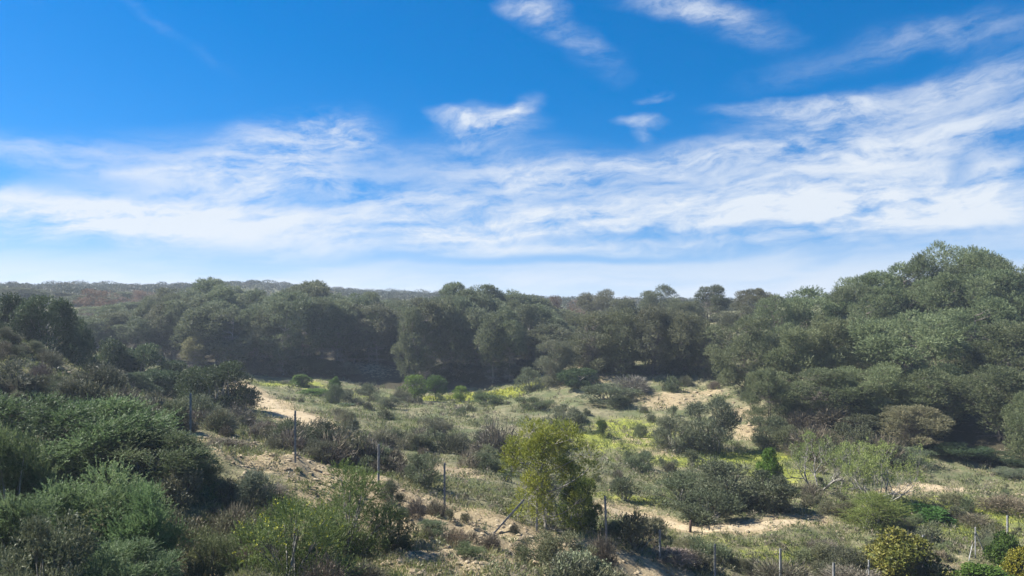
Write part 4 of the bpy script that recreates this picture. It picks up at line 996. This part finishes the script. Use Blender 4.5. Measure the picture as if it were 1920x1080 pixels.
veil = total([blob(130, 405, 400, 62, 1, 1.0, P1), blob(300, 325, 330, 38, 3, .35, P1), blob(480, 330, 360, 100, 0, .58, P1), blob(600, 430, 900, 75, 0, .85, P1), blob(1300, 420, 900, 85, 2, .85, P1), blob(1750, 370, 560, 150, 5, .75, P1),
              blob(1250, 330, 700, 80, 4, .62, P1), blob(900, 310, 330, 75, 0, .50, P1), blob(1780, 230, 380, 80, 8, .45, P1), blob(60, 300, 300, 45, 0, .3, P1)])
mixn = ma('ADD', ma('MULTIPLY', soft, .50), ma('MULTIPLY', fibre, .50))
low = smooth(el, math.radians(6.0), math.radians(0.5), 0., .96)
bands = ma('MULTIPLY', low, smooth(ma('ADD', ma('MULTIPLY', soft, .75), ma('MULTIPLY', fibre, .25)), .36, .56, .62, 1.0))
streak = total([blob(1050, 482, 600, 15, 1, .62, P1), blob(570, 380, 100, 26, 3, .5), blob(1060, 378, 80, 18, 0, .4), blob(1150, 446, 340, 13, 2, .38, P1), blob(1815, 315, 45, 30, 30, .45), blob(220, 310, 150, 16, 3, .35, P1), blob(1700, 440, 260, 12, 3, .3, P1)])
wis = ma('MULTIPLY', wisps, smooth(ma('ADD', ma('MULTIPLY', fibre, .58), ma('MULTIPLY', fine, .42)), .36, .66))
wis = ma('MULTIPLY', wis, 1.0)
vei = ma('MULTIPLY', veil, smooth(ma('ADD', mixn, ma('MULTIPLY', ma('SUBTRACT', fine, .5), .22)), .33, .62))
one = ma('MULTIPLY', ma('SUBTRACT', 1, ma('MINIMUM', wis, .97)), ma('SUBTRACT', 1, ma('MINIMUM', vei, .95)))
one = ma('MULTIPLY', one, ma('SUBTRACT', 1, bands))
dens = ma('MULTIPLY', ma('SUBTRACT', 1, one), ma('SUBTRACT', 1, ma('MINIMUM', streak, .8)))
dens = ma('MULTIPLY', dens, smooth(el, math.radians(-2), 0.0), clamp=True)
hs = N.new('ShaderNodeHueSaturation'); hs.inputs['Saturation'].default_value = 1.42; hs.inputs['Value'].default_value = 1.18; hs.inputs['Hue'].default_value = .501
L.new(sky.outputs[0], hs.inputs['Color'])
cloudcol = N.new('ShaderNodeRGB'); cloudcol.outputs[0].default_value = (6.1, 6.55, 7.1, 1)
mx = N.new('ShaderNodeMix'); mx.data_type = 'RGBA'; L.new(dens, mx.inputs['Factor']); L.new(hs.outputs[0], mx.inputs['A']); L.new(cloudcol.outputs[0], mx.inputs['B'])
bg = N.new('ShaderNodeBackground'); bg.inputs['Strength'].default_value = .055
L.new(mx.outputs['Result'], bg.inputs['Color'])
out = N.new('ShaderNodeOutputWorld'); L.new(bg.outputs[0], out.inputs['Surface'])

sd = bpy.data.lights.new('sun', 'SUN'); sd.energy = 5.0; sd.angle = math.radians(.53); sd.color = (1, .95, .87)
so = bpy.data.objects.new('sun', sd); COL.objects.link(so)
e_, a_ = math.radians(SUN_EL), math.radians(SUN_AZ)
to_sun = Vector((math.sin(a_) * math.cos(e_), math.cos(a_) * math.cos(e_), math.sin(e_)))
so.rotation_euler = to_sun.to_track_quat('Z', 'Y').to_euler()

HAZE = 0.00055
if HAZE:
    V, Fc, T = box((-905, -305, -40), (905, 905, 14))
    m, nt2, N2, L2 = newmat('haze')
    pv = N2.new('ShaderNodeVolumePrincipled'); pv.inputs['Color'].default_value = (.74, .86, 1, 1); pv.inputs['Density'].default_value = HAZE; pv.inputs['Anisotropy'].default_value = .2
    o2 = N2.new('ShaderNodeOutputMaterial'); L2.new(pv.outputs[0], o2.inputs['Volume'])
    o = bpy.data.objects.new('haze', make_mesh('haze', V, Fc, m)); COL.objects.link(o); o['kind'] = 'stuff'; o['label'] = 'thin pale haze in the valley air'; o['category'] = 'haze'

cam = bpy.data.cameras.new('camera'); co = bpy.data.objects.new('camera', cam); COL.objects.link(co)
cam.sensor_width = 36; cam.lens = 36 * F / 1920; cam.shift_y = (HY - 540) / 1920; cam.clip_end = 5000; cam.clip_start = .1
co.location = (0, 0, 0); co.rotation_euler = (math.pi / 2, 0, 0)
SC.camera = co
SC.view_settings.view_transform = 'Standard'; SC.view_settings.look = 'None'; SC.view_settings.exposure = 1.3; SC.view_settings.gamma = 1
SC.view_settings.use_curve_mapping = False
SC.cycles.max_bounces = 5; SC.cycles.diffuse_bounces = 3; SC.cycles.glossy_bounces = 1; SC.cycles.transmission_bounces = 3; SC.cycles.volume_bounces = 0
SC.cycles.use_denoising = True
